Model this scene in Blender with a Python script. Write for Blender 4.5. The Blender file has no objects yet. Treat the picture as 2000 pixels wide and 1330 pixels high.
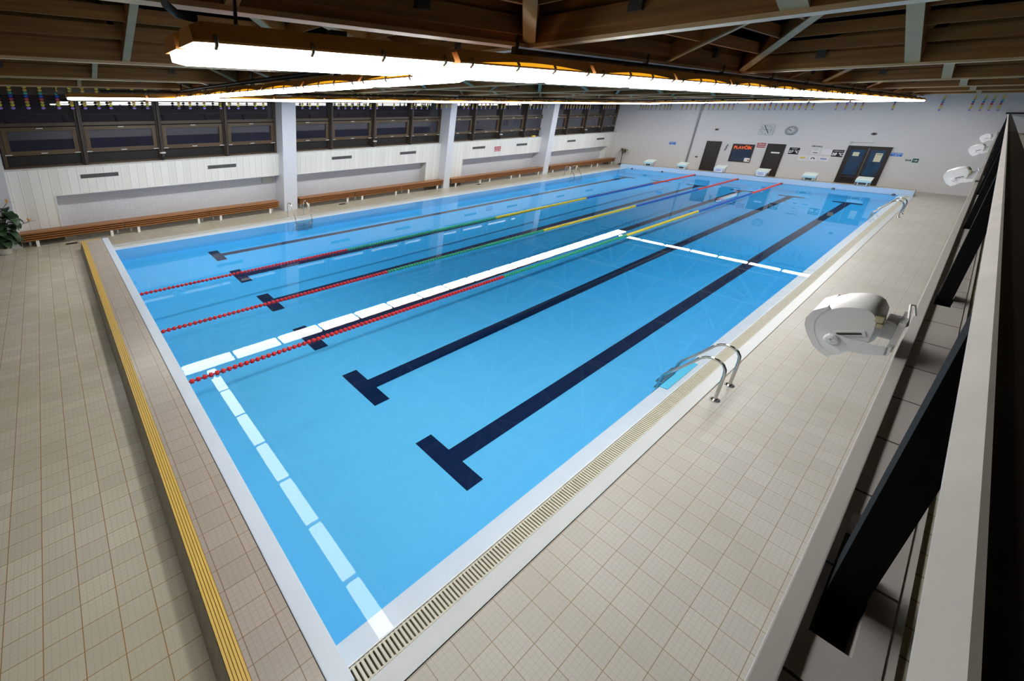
import bpy, bmesh, math, random
from mathutils import Vector, Matrix
random.seed(7)
scene = bpy.context.scene
COL = scene.collection
PI = math.pi

# ------------------------------------------------------------------ materials
def lin(c):
    def f(v):
        v /= 255.0
        return v / 12.92 if v <= 0.04045 else ((v + 0.055) / 1.055) ** 2.4
    return (f(c[0]), f(c[1]), f(c[2]), 1.0)

def new_mat(name):
    m = bpy.data.materials.new(name)
    m.use_nodes = True
    return m, m.node_tree, m.node_tree.nodes['Principled BSDF']

def N(nt, kind, **kw):
    n = nt.nodes.new(kind)
    for k, v in kw.items():
        setattr(n, k, v)
    return n

def mth(nt, op, a, b=None, c=None):
    n = nt.nodes.new('ShaderNodeMath')
    n.operation = op
    for i, v in enumerate((a, b, c)):
        if v is None:
            continue
        if isinstance(v, (int, float)):
            n.inputs[i].default_value = v
        else:
            nt.links.new(v, n.inputs[i])
    return n.outputs[0]

def mixc(nt, fac, a, b):
    n = nt.nodes.new('ShaderNodeMix')
    n.data_type = 'RGBA'
    for s, v in ((n.inputs[0], fac), (n.inputs[6], a), (n.inputs[7], b)):
        if isinstance(v, (int, float, tuple)):
            s.default_value = v
        else:
            nt.links.new(v, s)
    return n.outputs[2]

def plain(name, rgb, rough=0.5, metal=0.0, var=0.06, scale=3.0, spec=0.5, emit=0.0):
    """Paint, plastic or metal with a faint procedural mottling."""
    m, nt, p = new_mat(name)
    c = lin(rgb)
    tc = N(nt, 'ShaderNodeTexCoord')
    no = N(nt, 'ShaderNodeTexNoise')
    no.inputs['Scale'].default_value = scale
    no.inputs['Detail'].default_value = 3
    nt.links.new(tc.outputs['Object'], no.inputs['Vector'])
    d = tuple(v * (1 - var) for v in c[:3]) + (1,)
    l = tuple(min(1, v * (1 + var)) for v in c[:3]) + (1,)
    nt.links.new(mixc(nt, no.outputs['Fac'], d, l), p.inputs['Base Color'])
    p.inputs['Roughness'].default_value = rough
    p.inputs['Metallic'].default_value = metal
    p.inputs['Specular IOR Level'].default_value = spec
    if emit:
        p.inputs['Emission Color'].default_value = c
        p.inputs['Emission Strength'].default_value = emit
    return m

def wood(name, a, b, axis=0, rough=0.5, scale=1.0):
    m, nt, p = new_mat(name)
    tc = N(nt, 'ShaderNodeTexCoord')
    mp = N(nt, 'ShaderNodeMapping')
    s = [14 * scale] * 3
    s[axis] = 0.6 * scale
    mp.inputs['Scale'].default_value = s
    no = N(nt, 'ShaderNodeTexNoise')
    no.inputs['Scale'].default_value = 1.5
    no.inputs['Detail'].default_value = 5
    nt.links.new(tc.outputs['Object'], mp.inputs[0])
    nt.links.new(mp.outputs[0], no.inputs['Vector'])
    rmp = N(nt, 'ShaderNodeMapRange')
    rmp.inputs[1].default_value = 0.3
    rmp.inputs[2].default_value = 0.7
    nt.links.new(no.outputs['Fac'], rmp.inputs[0])
    nt.links.new(mixc(nt, rmp.outputs[0], lin(a), lin(b)), p.inputs['Base Color'])
    p.inputs['Roughness'].default_value = rough
    return m

def line_mask(nt, v, pitch, off, w):
    """1 on joints of width w every pitch along the coordinate v."""
    t = mth(nt, 'DIVIDE', mth(nt, 'SUBTRACT', v, off), pitch)
    f = mth(nt, 'FRACT', t)
    d = mth(nt, 'ABSOLUTE', mth(nt, 'SUBTRACT', f, 0.5))      # 0.5 at joints
    return mth(nt, 'GREATER_THAN', d, 0.5 - 0.5 * w / pitch)

def tiles(name, rgb, grout, axes, pitch, off, w=0.006, sub=0, subw=0.004, subrgb=None, rough=0.35,
          var=0.10, wall=False, bump=0.0, patch=0.0, spec=0.5):
    """Square ceramic tiles with grout joints and, optionally, the pressed squares of anti-slip tiles."""
    m, nt, p = new_mat(name)
    tc = N(nt, 'ShaderNodeTexCoord')
    se = N(nt, 'ShaderNodeSeparateXYZ')
    nt.links.new(tc.outputs['Object'], se.inputs[0])
    u, v = se.outputs[axes[0]], se.outputs[axes[1]]
    mu = line_mask(nt, u, pitch[0], off[0], w)
    mv = line_mask(nt, v, pitch[1], off[1], w * pitch[1] / pitch[0] if not wall else w)
    joint = mth(nt, 'MAXIMUM', mu, mv)
    # tile to tile shade
    iu = mth(nt, 'FLOOR', mth(nt, 'DIVIDE', mth(nt, 'SUBTRACT', u, off[0]), pitch[0]))
    iv = mth(nt, 'FLOOR', mth(nt, 'DIVIDE', mth(nt, 'SUBTRACT', v, off[1]), pitch[1]))
    cb = N(nt, 'ShaderNodeCombineXYZ')
    nt.links.new(iu, cb.inputs[0]); nt.links.new(iv, cb.inputs[1])
    wn = N(nt, 'ShaderNodeTexWhiteNoise')
    nt.links.new(cb.outputs[0], wn.inputs['Vector'])
    c = lin(rgb)
    d = tuple(x * (1 - var) for x in c[:3]) + (1,)
    l = tuple(min(1, x * (1 + var * 0.5)) for x in c[:3]) + (1,)
    col = mixc(nt, wn.outputs['Value'], d, l)
    if patch:
        no = N(nt, 'ShaderNodeTexNoise')
        no.inputs['Scale'].default_value = 0.7
        no.inputs['Detail'].default_value = 4
        nt.links.new(tc.outputs['Object'], no.inputs['Vector'])
        f = N(nt, 'ShaderNodeMapRange')
        f.inputs[1].default_value = 0.42; f.inputs[2].default_value = 0.68; f.inputs[4].default_value = patch
        nt.links.new(no.outputs['Fac'], f.inputs[0])
        col = mixc(nt, f.outputs[0], col, tuple(x * y for x, y in zip(c[:3], (0.78, 0.74, 0.62))) + (1,))
    if sub:
        su = line_mask(nt, u, pitch[0] / sub, off[0], subw)
        sv = line_mask(nt, v, pitch[1] / sub, off[1], subw * pitch[1] / pitch[0])
        sm = mth(nt, 'MAXIMUM', su, sv)
        col = mixc(nt, mth(nt, 'MULTIPLY', sm, 0.55), col, lin(subrgb or grout))
    col = mixc(nt, joint, col, lin(grout))
    nt.links.new(col, p.inputs['Base Color'])
    p.inputs['Roughness'].default_value = rough
    p.inputs['Specular IOR Level'].default_value = spec
    return m

def emitter(name, rgb, strength):
    m, nt, p = new_mat(name)
    p.inputs['Base Color'].default_value = (0.8, 0.8, 0.8, 1)
    tc = N(nt, 'ShaderNodeTexCoord')
    no = N(nt, 'ShaderNodeTexNoise')
    no.inputs['Scale'].default_value = 2.0
    nt.links.new(tc.outputs['Object'], no.inputs['Vector'])
    c = lin(rgb)
    nt.links.new(mixc(nt, no.outputs['Fac'], c, tuple(v * 0.97 for v in c[:3]) + (1,)), p.inputs['Emission Color'])
    p.inputs['Emission Strength'].default_value = strength
    return m

M = {}
M['deck'] = tiles('deck_tiles', (190, 187, 180), (146, 126, 98), (0, 1), (0.2835, 0.1955), (0.530, -0.484), 0.007, 5, 0.007, (168, 163, 154), 0.42, 0.06, patch=0.35, spec=0.35)
M['deck_near'] = tiles('near_deck_tiles', (212, 206, 189), (162, 130, 86), (0, 1), (0.285, 0.198), (-1.47, 1.065), 0.008, 5, 0.006, (182, 175, 158), 0.26, 0.10, patch=0.5)
M['deck_left'] = tiles('left_deck_tiles', (186, 180, 166), (150, 132, 106), (0, 1), (0.285, 0.198), (0.1, 12.70), 0.009, 0, 0.006, None, 0.32, 0.09, patch=0.45)
M['platform'] = tiles('platform_tiles', (182, 172, 161), (132, 108, 82), (0, 1), (0.285, 0.1975), (-0.389, 0.119), 0.007, 5, 0.006, (156, 145, 134), 0.28, 0.08, patch=0.25)
M['riser'] = plain('riser_mortar', (176, 168, 150), 0.8, var=0.25, scale=14)
M['wall_tile_x'] = tiles('far_wall_tiles', (221, 220, 221), (210, 209, 211), (1, 2), (0.112, 0.106), (0.05, 0.05), 0.008, 0, rough=0.32, var=0.02, wall=True)
M['wall_tile_y'] = tiles('side_wall_tiles', (212, 212, 216), (198, 198, 203), (0, 2), (0.155, 0.106), (0.05, 0.05), 0.010, 0, rough=0.3, var=0.03, wall=True)
M['ledge_tile'] = tiles('ledge_tiles', (200, 193, 190), (66, 58, 52), (0, 1), (0.41, 0.9), (0.263, -1.7), 0.010, 0, rough=0.35, var=0.05)

def cladding_mat():
    m, nt, p = new_mat('white_tongue_and_groove')
    tc = N(nt, 'ShaderNodeTexCoord'); se = N(nt, 'ShaderNodeSeparateXYZ')
    nt.links.new(tc.outputs['Object'], se.inputs[0])
    j = line_mask(nt, se.outputs[0], 0.268, -2.40, 0.020)
    g = line_mask(nt, se.outputs[0], 0.268, -2.375, 0.022)
    iu = mth(nt, 'FLOOR', mth(nt, 'DIVIDE', mth(nt, 'ADD', se.outputs[0], 2.40), 0.268))
    wn = N(nt, 'ShaderNodeTexWhiteNoise'); wn.noise_dimensions = '1D'
    nt.links.new(iu, wn.inputs['W'])
    col = mixc(nt, wn.outputs['Value'], lin((226, 226, 220)), lin((236, 236, 232)))
    col = mixc(nt, g, col, lin((240, 240, 238)))
    col = mixc(nt, j, col, lin((204, 204, 199)))
    nt.links.new(col, p.inputs['Base Color'])
    p.inputs['Roughness'].default_value = 0.45
    return m
M['cladding'] = cladding_mat()
M['white'] = plain('white_paint', (222, 222, 222), 0.4, var=0.03)
M['white_col'] = plain('column_paint', (212, 214, 222), 0.4, var=0.02)
M['sill'] = plain('chipped_sill', (196, 194, 190), 0.7, var=0.25, scale=9)
M['lip'] = plain('overflow_lip', (212, 224, 238), 0.3, var=0.03)
M['liner_edge'] = plain('liner_edge_strip', (214, 227, 243), 0.35, var=0.05)
M['white_strip'] = plain('white_steel_strip', (188, 195, 198), 0.35, var=0.06, scale=2)
M['bead'] = plain('white_bead', (226, 230, 236), 0.35, var=0.02)
M['grate'] = plain('grate_plastic', (206, 203, 186), 0.5, var=0.08)
M['channel'] = plain('gutter_channel', (96, 86, 50), 0.6, var=0.4, scale=2)
M['yellow'] = plain('yellow_nosing', (226, 190, 96), 0.45, var=0.06, scale=8)
M['yellow_dark'] = plain('nosing_groove', (150, 112, 34), 0.6)
M['navy'] = plain('lane_navy', (2, 30, 70), 0.6, var=0.03, spec=0.1)
M['anchor'] = plain('anchor_grey', (70, 72, 78), 0.4)
M['steel'] = plain('stainless', (205, 203, 198), 0.14, 1.0, var=0.03)
M['headwall'] = plain('headwall_blue', (188, 214, 240), 0.35, var=0.03)
M['tan'] = plain('tan_tile_edge', (186, 158, 110), 0.5, var=0.12, scale=1.3)

def water_basin(name, a, b):
    m, nt, p = new_mat(name)
    tc = N(nt, 'ShaderNodeTexCoord'); no = N(nt, 'ShaderNodeTexNoise')
    no.inputs['Scale'].default_value = 0.25
    nt.links.new(tc.outputs['Object'], no.inputs['Vector'])
    nt.links.new(mixc(nt, no.outputs['Fac'], lin(a), lin(b)), p.inputs['Base Color'])
    p.inputs['Roughness'].default_value = 0.8
    p.inputs['Specular IOR Level'].default_value = 0.1
    return m
def liner_floor():
    """painted gradient: liner bluer away from the near right corner, imitating absorption by the water"""
    m, nt, p = new_mat('pool_liner')
    tc = N(nt, 'ShaderNodeTexCoord'); se = N(nt, 'ShaderNodeSeparateXYZ'); no = N(nt, 'ShaderNodeTexNoise')
    no.inputs['Scale'].default_value = 0.25
    nt.links.new(tc.outputs['Object'], se.inputs[0]); nt.links.new(tc.outputs['Object'], no.inputs['Vector'])
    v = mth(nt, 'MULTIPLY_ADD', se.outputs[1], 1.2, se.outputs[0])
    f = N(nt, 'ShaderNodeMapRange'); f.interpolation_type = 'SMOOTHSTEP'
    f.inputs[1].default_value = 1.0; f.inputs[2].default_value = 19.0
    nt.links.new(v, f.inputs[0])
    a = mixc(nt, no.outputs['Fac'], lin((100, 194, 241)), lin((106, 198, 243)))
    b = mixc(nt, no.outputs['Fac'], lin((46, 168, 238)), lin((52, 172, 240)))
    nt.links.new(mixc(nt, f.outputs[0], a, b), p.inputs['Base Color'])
    p.inputs['Roughness'].default_value = 0.8
    p.inputs['Specular IOR Level'].default_value = 0.1
    return m
M['liner'] = liner_floor()
M['liner_wall'] = water_basin('pool_liner_wall', (88, 196, 238), (94, 200, 240))

def water_mat():
    m = bpy.data.materials.new('clear_pool_water'); m.use_nodes = True
    nt = m.node_tree; nt.nodes.clear()
    out = N(nt, 'ShaderNodeOutputMaterial'); mix = N(nt, 'ShaderNodeMixShader')
    tr = N(nt, 'ShaderNodeBsdfTransparent'); gl = N(nt, 'ShaderNodeBsdfGlossy'); fr = N(nt, 'ShaderNodeFresnel')
    tr.inputs[0].default_value = (0.97, 0.995, 1.0, 1)
    gl.inputs['Roughness'].default_value = 0.0
    gl.inputs['Color'].default_value = (1, 1, 1, 1)
    fr.inputs[0].default_value = 1.33
    tc = N(nt, 'ShaderNodeTexCoord'); mp = N(nt, 'ShaderNodeMapping'); no = N(nt, 'ShaderNodeTexNoise'); bu = N(nt, 'ShaderNodeBump')
    mp.inputs['Scale'].default_value = (0.5, 1.0, 1.0)
    no.inputs['Scale'].default_value = 1.3; no.inputs['Detail'].default_value = 1
    bu.inputs['Strength'].default_value = 0.008; bu.inputs['Distance'].default_value = 0.05
    L = nt.links.new
    L(tc.outputs['Object'], mp.inputs[0]); L(mp.outputs[0], no.inputs['Vector']); L(no.outputs['Fac'], bu.inputs['Height'])
    L(bu.outputs[0], gl.inputs['Normal'])
    soft = mth(nt, 'DIVIDE', fr.outputs[0], mth(nt, 'MULTIPLY_ADD', fr.outputs[0], 1.5, 1.0))
    L(soft, mix.inputs[0]); L(tr.outputs[0], mix.inputs[1]); L(gl.outputs[0], mix.inputs[2]); L(mix.outputs[0], out.inputs[0])
    return m
M['water'] = water_mat()
M['beam_x'] = wood('beam_timber_x', (104, 66, 20), (138, 92, 34), 0, 0.5)
M['beam_y'] = wood('beam_timber_y', (104, 66, 20), (138, 92, 34), 1, 0.5)
M['board_x'] = wood('coffer_board_x', (100, 66, 24), (130, 90, 36), 0, 0.6)
M['board_y'] = wood('coffer_board_y', (100, 66, 24), (130, 90, 36), 1, 0.6)
M['rib'] = wood('coffer_rib_timber', (112, 76, 34), (138, 98, 50), 0, 0.6, 0.3)
M['riblit'] = wood('coffer_rib_lit_edge', (142, 130, 98), (158, 146, 112), 0, 0.5, 0.3)  # lamp light on the rib undersides, painted as a lighter strip
M['beamglint'] = wood('beam_edge_glint', (176, 152, 112), (196, 172, 132), 0, 0.35, 0.3)  # lamp sheen along the beam undersides, painted as a pale strip
M['black'] = plain('void_black', (4, 4, 4), 1.0, spec=0.0)
M['blackmetal'] = plain('black_metal', (26, 25, 25), 0.5)
M['clip_dark'] = plain('hanger_steel', (44, 42, 40), 0.5)
M['housing'] = plain('amber_lamp_housing', (176, 118, 52), 0.45, var=0.15)
M['glow'] = plain('amber_glow_paint', (255, 180, 34), 0.5, emit=.85)  # tube light shining through the housing, imitated by an emissive strip
M['clip'] = plain('lamp_clip', (96, 84, 64), 0.5)
M['lamp'] = emitter('lit_diffuser', (255, 253, 248), 17.0)
M['winframe'] = wood('brown_window_frame', (66, 54, 42), (82, 66, 50), 0, 0.4)
M['winmull'] = plain('dark_mullion', (56, 48, 42), 0.4)
M['sash'] = wood('brown_sash', (80, 63, 43), (98, 78, 54), 0, 0.4)
def pane_mat(name, rgb, rough=0.02):
    m, nt, p = new_mat(name)
    tc = N(nt, 'ShaderNodeTexCoord'); no = N(nt, 'ShaderNodeTexNoise')
    no.inputs['Scale'].default_value = 0.6
    nt.links.new(tc.outputs['Object'], no.inputs['Vector'])
    c = lin(rgb)
    nt.links.new(mixc(nt, no.outputs['Fac'], c, tuple(v * 0.6 for v in c[:3]) + (1,)), p.inputs['Base Color'])
    p.inputs['Roughness'].default_value = rough
    p.inputs['IOR'].default_value = 1.75
    return m
M['pane'] = pane_mat('night_window_glass', (50, 46, 56))
M['pane_low'] = pane_mat('night_window_glass_lower', (52, 51, 66))
M['louvre'] = plain('dark_louvre', (38, 34, 32), 0.5)
M['doorwood'] = wood('dark_brown_door', (46, 37, 35), (54, 44, 40), 2, 0.35)
M['doorframe'] = plain('dark_door_frame', (44, 34, 32), 0.4)
M['doorglass'] = pane_mat('door_glass', (52, 74, 104), 0.03)
M['bench'] = wood('varnished_bench_wood', (140, 86, 38), (166, 106, 52), 0, 0.4)
M['benchtop'] = wood('varnished_bench_top', (144, 92, 46), (168, 112, 62), 0, 0.4)
M['benchshade'] = plain('bench_gap_shade', (58, 38, 22), 0.6)  # shade between the bench slats, given as a dark colour
M['legwhite'] = plain('white_bench_leg', (236, 236, 232), 0.4)
M['under'] = plain('bench_shadow_skirt', (104, 97, 76), 0.7)  # brown tile tone with the shadow under the benches mixed in
M['red'] = plain('float_red', (222, 24, 36), 0.4)
M['orange'] = plain('float_orange_red', (250, 62, 26), 0.4)
M['green'] = plain('float_green', (20, 176, 132), 0.4)
M['yel'] = plain('float_yellow', (255, 228, 40), 0.4)
M['blue'] = plain('float_blue', (20, 92, 206), 0.4)
M['rope'] = plain('rope_core', (150, 20, 26), 0.5)
M['block'] = plain('starting_block_white', (226, 238, 236), 0.4)
M['blockblue'] = plain('starting_block_pale_blue', (190, 224, 230), 0.4)
M['blockdark'] = plain('starting_block_grey', (84, 92, 94), 0.5)
M['paper'] = plain('white_paper', (232, 232, 238), 0.7)
M['papercream'] = plain('cream_paper', (222, 220, 190), 0.7)
M['ink'] = plain('black_ink', (24, 24, 30), 0.6)
M['bluetext'] = plain('blue_ink', (110, 130, 200), 0.6)
M['signblack'] = plain('sign_black', (22, 22, 24), 0.4)
M['signred'] = plain('sign_red', (170, 18, 26), 0.4)
M['signblue'] = plain('sign_blue', (40, 116, 214), 0.4)
M['signgreen'] = plain('sign_green', (16, 96, 96), 0.4)
M['signwhite'] = plain('sign_white', (244, 244, 244), 0.5)
M['signorange'] = plain('letter_orange', (240, 104, 40), 0.5, emit=0.25)  # letters given a faint emission of their own
M['signyellow'] = plain('logo_yellow', (226, 204, 40), 0.5)
M['signmaroon'] = plain('logo_maroon', (74, 32, 50), 0.5)
M['clockface'] = plain('clock_face', (206, 208, 211), 0.4)
M['clockrim'] = plain('clock_rim', (150, 152, 156), 0.3, 0.6)
M['speaker'] = plain('speaker_white', (254, 254, 254), 0.35, var=0.02)
M['speakergrey'] = plain('speaker_grille', (250, 250, 251), 0.5, var=0.02)
M['speakerdark'] = plain('speaker_slot', (62, 62, 64), 0.4)
M['ivory'] = plain('ivory_terminal', (200, 192, 158), 0.5)
M['rail'] = plain('scuffed_rail_metal', (228, 220, 212), 0.5, 0.0, var=0.18, scale=7)
M['raildark'] = wood('dark_handrail_wood', (34, 25, 16), (44, 32, 20), 0, 0.45)
M['railgrey'] = plain('rail_far_grey', (92, 94, 98), 0.4)
M['railbar'] = plain('dark_balustrade', (15, 14, 15), 0.8, spec=0.15)
M['ledgewhite'] = plain('ledge_edge_white', (208, 204, 200), 0.45, var=0.04)
M['vent'] = plain('vent_slats', (104, 106, 106), 0.5)
M['ventdark'] = plain('vent_dark', (52, 54, 56), 0.6)
M['box'] = plain('cabinet_cream', (196, 196, 180), 0.5)
M['leaf'] = plain('leaf_green', (44, 72, 42), 0.4, var=0.35, scale=6)
M['leaf2'] = plain('leaf_dark_green', (30, 52, 32), 0.4, var=0.3, scale=6)
M['leaf3'] = plain('palm_leaf_olive', (84, 88, 40), 0.5, var=0.4, scale=8)
M['petal'] = plain('petal_orange', (232, 168, 50), 0.5)
M['pot'] = plain('pot_white', (216, 212, 206), 0.5)
M['soil'] = plain('pot_moss', (96, 128, 76), 0.9, var=0.4, scale=20)
M['stem'] = plain('plant_stem', (70, 92, 46), 0.6)
M['trunk'] = plain('palm_trunk', (74, 70, 60), 0.8)
M['drain'] = plain('drain_brown', (58, 42, 32), 0.6)
M['d_yellow'] = plain('disc_yellow', (214, 204, 52), 0.6)
M['d_gold'] = plain('disc_gold', (216, 178, 84), 0.6)
M['d_teal'] = plain('disc_teal', (66, 174, 158), 0.6)
M['d_blue'] = plain('disc_blue', (40, 90, 200), 0.6)
M['d_pink'] = plain('disc_pink', (200, 84, 104), 0.6)
M['d_purple'] = plain('disc_purple', (164, 136, 220), 0.6)
M['d_red'] = plain('disc_red', (176, 40, 50), 0.6)
M['ledge_mosaic'] = tiles('ledge_mosaic', (206, 200, 180), (150, 136, 110), (0, 1), (0.105, 0.075), (0, 0), 0.006, rough=0.5)
M['recess'] = plain('recess_wall_grey', (92, 96, 112), 0.6)
M['recess_blue'] = plain('recess_navy', (24, 32, 70), 0.5)
M['seatred'] = plain('gallery_seat_red', (120, 36, 40), 0.6)

# ------------------------------------------------------------------ mesh builder
class MB:
    def __init__(s):
        s.v, s.f, s.m, s.sm = [], [], [], []
    def add(s, vs, fs, mi=0, smooth=False):
        o = len(s.v)
        s.v += [tuple(v) for v in vs]
        s.f += [tuple(i + o for i in f) for f in fs]
        s.m += [mi] * len(fs); s.sm += [smooth] * len(fs)
    def box(s, x0, x1, y0, y1, z0, z1, mi=0):
        s.add([(x0, y0, z0), (x1, y0, z0), (x1, y1, z0), (x0, y1, z0), (x0, y0, z1), (x1, y0, z1), (x1, y1, z1), (x0, y1, z1)],
              [(0, 3, 2, 1), (4, 5, 6, 7), (0, 1, 5, 4), (1, 2, 6, 5), (2, 3, 7, 6), (3, 0, 4, 7)], mi)
    def bevbox(s, x0, x1, y0, y1, z0, z1, b=0.01, mi=0):
        """box with chamfered edges"""
        bm = bmesh.new()
        bmesh.ops.create_cube(bm, size=1)
        for v in bm.verts:
            v.co = Vector(((x0 + x1) / 2 + v.co.x * (x1 - x0), (y0 + y1) / 2 + v.co.y * (y1 - y0), (z0 + z1) / 2 + v.co.z * (z1 - z0)))
        bmesh.ops.bevel(bm, geom=bm.edges[:], offset=b, segments=2, affect='EDGES', profile=0.7)
        s.frombm(bm, mi)
    def frombm(s, bm, mi=0, smooth=False):
        bm.verts.index_update()
        s.add([v.co[:] for v in bm.verts], [[v.index for v in f.verts] for f in bm.faces], mi, smooth)
        bm.free()
    def quad(s, a, b, c, d, mi=0):
        s.add([a, b, c, d], [(0, 1, 2, 3)], mi)
    def beam(s, p, q, w, h, up=(0, 0, 1), mi=0):
        """bar from p to q, width w across, height h along up"""
        p, q = Vector(p), Vector(q)
        d = (q - p).normalized(); u = Vector(up); r = d.cross(u).normalized(); u = r.cross(d).normalized()
        vs = []
        for e in (p, q):
            for a, b in ((-1, -1), (1, -1), (1, 1), (-1, 1)):
                vs.append(e + r * (a * w / 2) + u * (b * h / 2))
        s.add(vs, [(0, 1, 2, 3), (7, 6, 5, 4), (0, 4, 5, 1), (1, 5, 6, 2), (2, 6, 7, 3), (3, 7, 4, 0)], mi)
    def tube(s, path, r, n=10, mi=0, caps=True):
        path = [Vector(p) for p in path]
        rings = []
        ref = None
        for i, p in enumerate(path):
            d = (path[min(i + 1, len(path) - 1)] - path[max(i - 1, 0)]).normalized()
            if ref is None:
                ref = d.orthogonal().normalized()
            ref = (ref - d * ref.dot(d)).normalized()
            b = d.cross(ref)
            rings.append([p + ref * (r * math.cos(2 * PI * k / n)) + b * (r * math.sin(2 * PI * k / n)) for k in range(n)])
        vs = [v for rg in rings for v in rg]
        fs = []
        for i in range(len(path) - 1):
            for k in range(n):
                fs.append((i * n + k, i * n + (k + 1) % n, (i + 1) * n + (k + 1) % n, (i + 1) * n + k))
        s.add(vs, fs, mi, True)
        if caps:
            s.add(rings[0], [tuple(range(n))[::-1]], mi); s.add(rings[-1], [tuple(range(n))], mi)
    def lathe(s, prof, c, axis='z', n=20, mi=0, sx=1.0):
        """profile of (radius, height) turned about an axis through c"""
        vs = []
        for r, h in prof:
            for k in range(n):
                a = 2 * PI * k / n
                if axis == 'z': vs.append((c[0] + r * sx * math.cos(a), c[1] + r * math.sin(a), c[2] + h))
                elif axis == 'x': vs.append((c[0] + h, c[1] + r * math.cos(a), c[2] + r * math.sin(a)))
                else: vs.append((c[0] + r * sx * math.cos(a), c[1] + h, c[2] + r * math.sin(a)))
        fs = []
        for i in range(len(prof) - 1):
            for k in range(n):
                fs.append((i * n + k, i * n + (k + 1) % n, (i + 1) * n + (k + 1) % n, (i + 1) * n + k))
        fs.append(tuple(range(n))[::-1]); fs.append(tuple((len(prof) - 1) * n + k for k in range(n)))
        s.add(vs, fs, mi, True)
    def prism(s, poly, x0, x1, axis='x', mi=0):
        """polygon of two coordinates extruded along an axis"""
        def P(t, a, b):
            return (t, a, b) if axis == 'x' else ((a, t, b) if axis == 'y' else (a, b, t))
        n = len(poly)
        vs = [P(x0, a, b) for a, b in poly] + [P(x1, a, b) for a, b in poly]
        fs = [tuple(range(n))[::-1], tuple(range(n, 2 * n))] + [(i, (i + 1) % n, n + (i + 1) % n, n + i) for i in range(n)]
        s.add(vs, fs, mi)
    def build(s, name, mats, parent=None, loc=None):
        if not isinstance(mats, (list, tuple)):
            mats = [mats]
        me = bpy.data.meshes.new(name)
        off = Vector(loc) if loc else Vector((0, 0, 0))
        me.from_pydata([tuple(Vector(v) - off) for v in s.v], [], s.f)
        for m in mats:
            me.materials.append(m)
        me.polygons.foreach_set('material_index', s.m)
        me.polygons.foreach_set('use_smooth', s.sm)
        me.update()
        bm = bmesh.new(); bm.from_mesh(me)
        bmesh.ops.recalc_face_normals(bm, faces=bm.faces[:])
        bm.to_mesh(me); bm.free()
        o = bpy.data.objects.new(name, me)
        COL.objects.link(o)
        if loc: o.location = off
        if parent:
            o.parent = parent
        return o

def flat(name, quads, mats, parent=None):
    """faces that must keep the winding they are given"""
    b = MB()
    for q in quads:
        b.quad(*q[:4], mi=q[4] if len(q) > 4 else 0)
    me = bpy.data.meshes.new(name)
    me.from_pydata(b.v, [], b.f)
    for m in (mats if isinstance(mats, (list, tuple)) else [mats]):
        me.materials.append(m)
    me.polygons.foreach_set('material_index', b.m)
    me.update()
    o = bpy.data.objects.new(name, me); COL.objects.link(o)
    if parent: o.parent = parent
    return o

def tag(o, label, cat, group=None, kind=None):
    o['label'] = label; o['category'] = cat
    if group: o['group'] = group
    if kind: o['kind'] = kind
    return o
def thing(name, loc, label, cat, group=None):
    o = bpy.data.objects.new(name, None); COL.objects.link(o)
    o.empty_display_size = 0.1
    o.location = loc
    return tag(o, label, cat, group)
def struct(o):
    o['kind'] = 'structure'
    return o
def sempty(name, loc=(0, 0, 0)):
    o = bpy.data.objects.new(name, None); COL.objects.link(o)
    o.location = loc
    return struct(o)
def copy_tree(o, parent=None):
    c = o.copy(); COL.objects.link(c)
    if parent: c.parent = parent
    for ch in list(o.children):
        copy_tree(ch, c)
    return c
def text(body, name, size, loc, normal, mat, parent, extr=0.002, align='CENTER', xscale=1.0, shear=0.0, bold=0.0):
    """lettering lying on a wall; normal '-x' (far wall) or '-y' (left wall)"""
    cu = bpy.data.curves.new(name, 'FONT')
    cu.body = body; cu.size = size; cu.align_x = align; cu.align_y = 'CENTER'; cu.extrude = extr; cu.shear = shear; cu.offset = bold
    cu.materials.append(mat)
    o = bpy.data.objects.new(name, cu); COL.objects.link(o)
    o.location = loc
    if normal == '-x':      # reads from the pool: right is -Y
        o.rotation_euler = (PI / 2, 0, -PI / 2)
    else:                   # wall at high Y seen from low Y: right is +X
        o.rotation_euler = (PI / 2, 0, 0)
    o.scale = (xscale, 1, 1)
    bpy.context.view_layer.update()
    me = bpy.data.meshes.new_from_object(o.evaluated_get(bpy.context.evaluated_depsgraph_get()))
    me.name = name
    m = bpy.data.objects.new(name, me); COL.objects.link(m)
    m.location = o.location; m.rotation_euler = o.rotation_euler; m.scale = o.scale
    bpy.data.objects.remove(o)
    m.parent = parent
    return m
ORD = ['first', 'second', 'third', 'fourth', 'fifth', 'sixth', 'seventh', 'eighth', 'ninth', 'tenth', 'eleventh', 'twelfth',
       'thirteenth', 'fourteenth', 'fifteenth', 'sixteenth', 'seventeenth', 'eighteenth', 'nineteenth', 'twentieth',
       'twenty-first', 'twenty-second', 'twenty-third', 'twenty-fourth', 'twenty-fifth', 'twenty-sixth', 'twenty-seventh',
       'twenty-eighth', 'twenty-ninth', 'thirtieth', 'thirty-first', 'thirty-second', 'thirty-third', 'thirty-fourth',
       'thirty-fifth', 'thirty-sixth', 'thirty-seventh', 'thirty-eighth', 'thirty-ninth', 'fortieth', 'forty-first',
       'forty-second', 'forty-third', 'forty-fourth', 'forty-fifth', 'forty-sixth', 'forty-seventh', 'forty-eighth']

# ------------------------------------------------------------------ key dimensions (metres)
XF = 34.4          # far end of the water
W = 12.1           # pool width at the water line
XN = -0.09         # near end face
FW = 36.75         # far wall
PZ = 0.28          # height of the raised end platforms
YR = -0.478        # right deck starts
YL = 12.70         # left deck starts
ZC = 4.70          # underside of the ceiling beams

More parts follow.
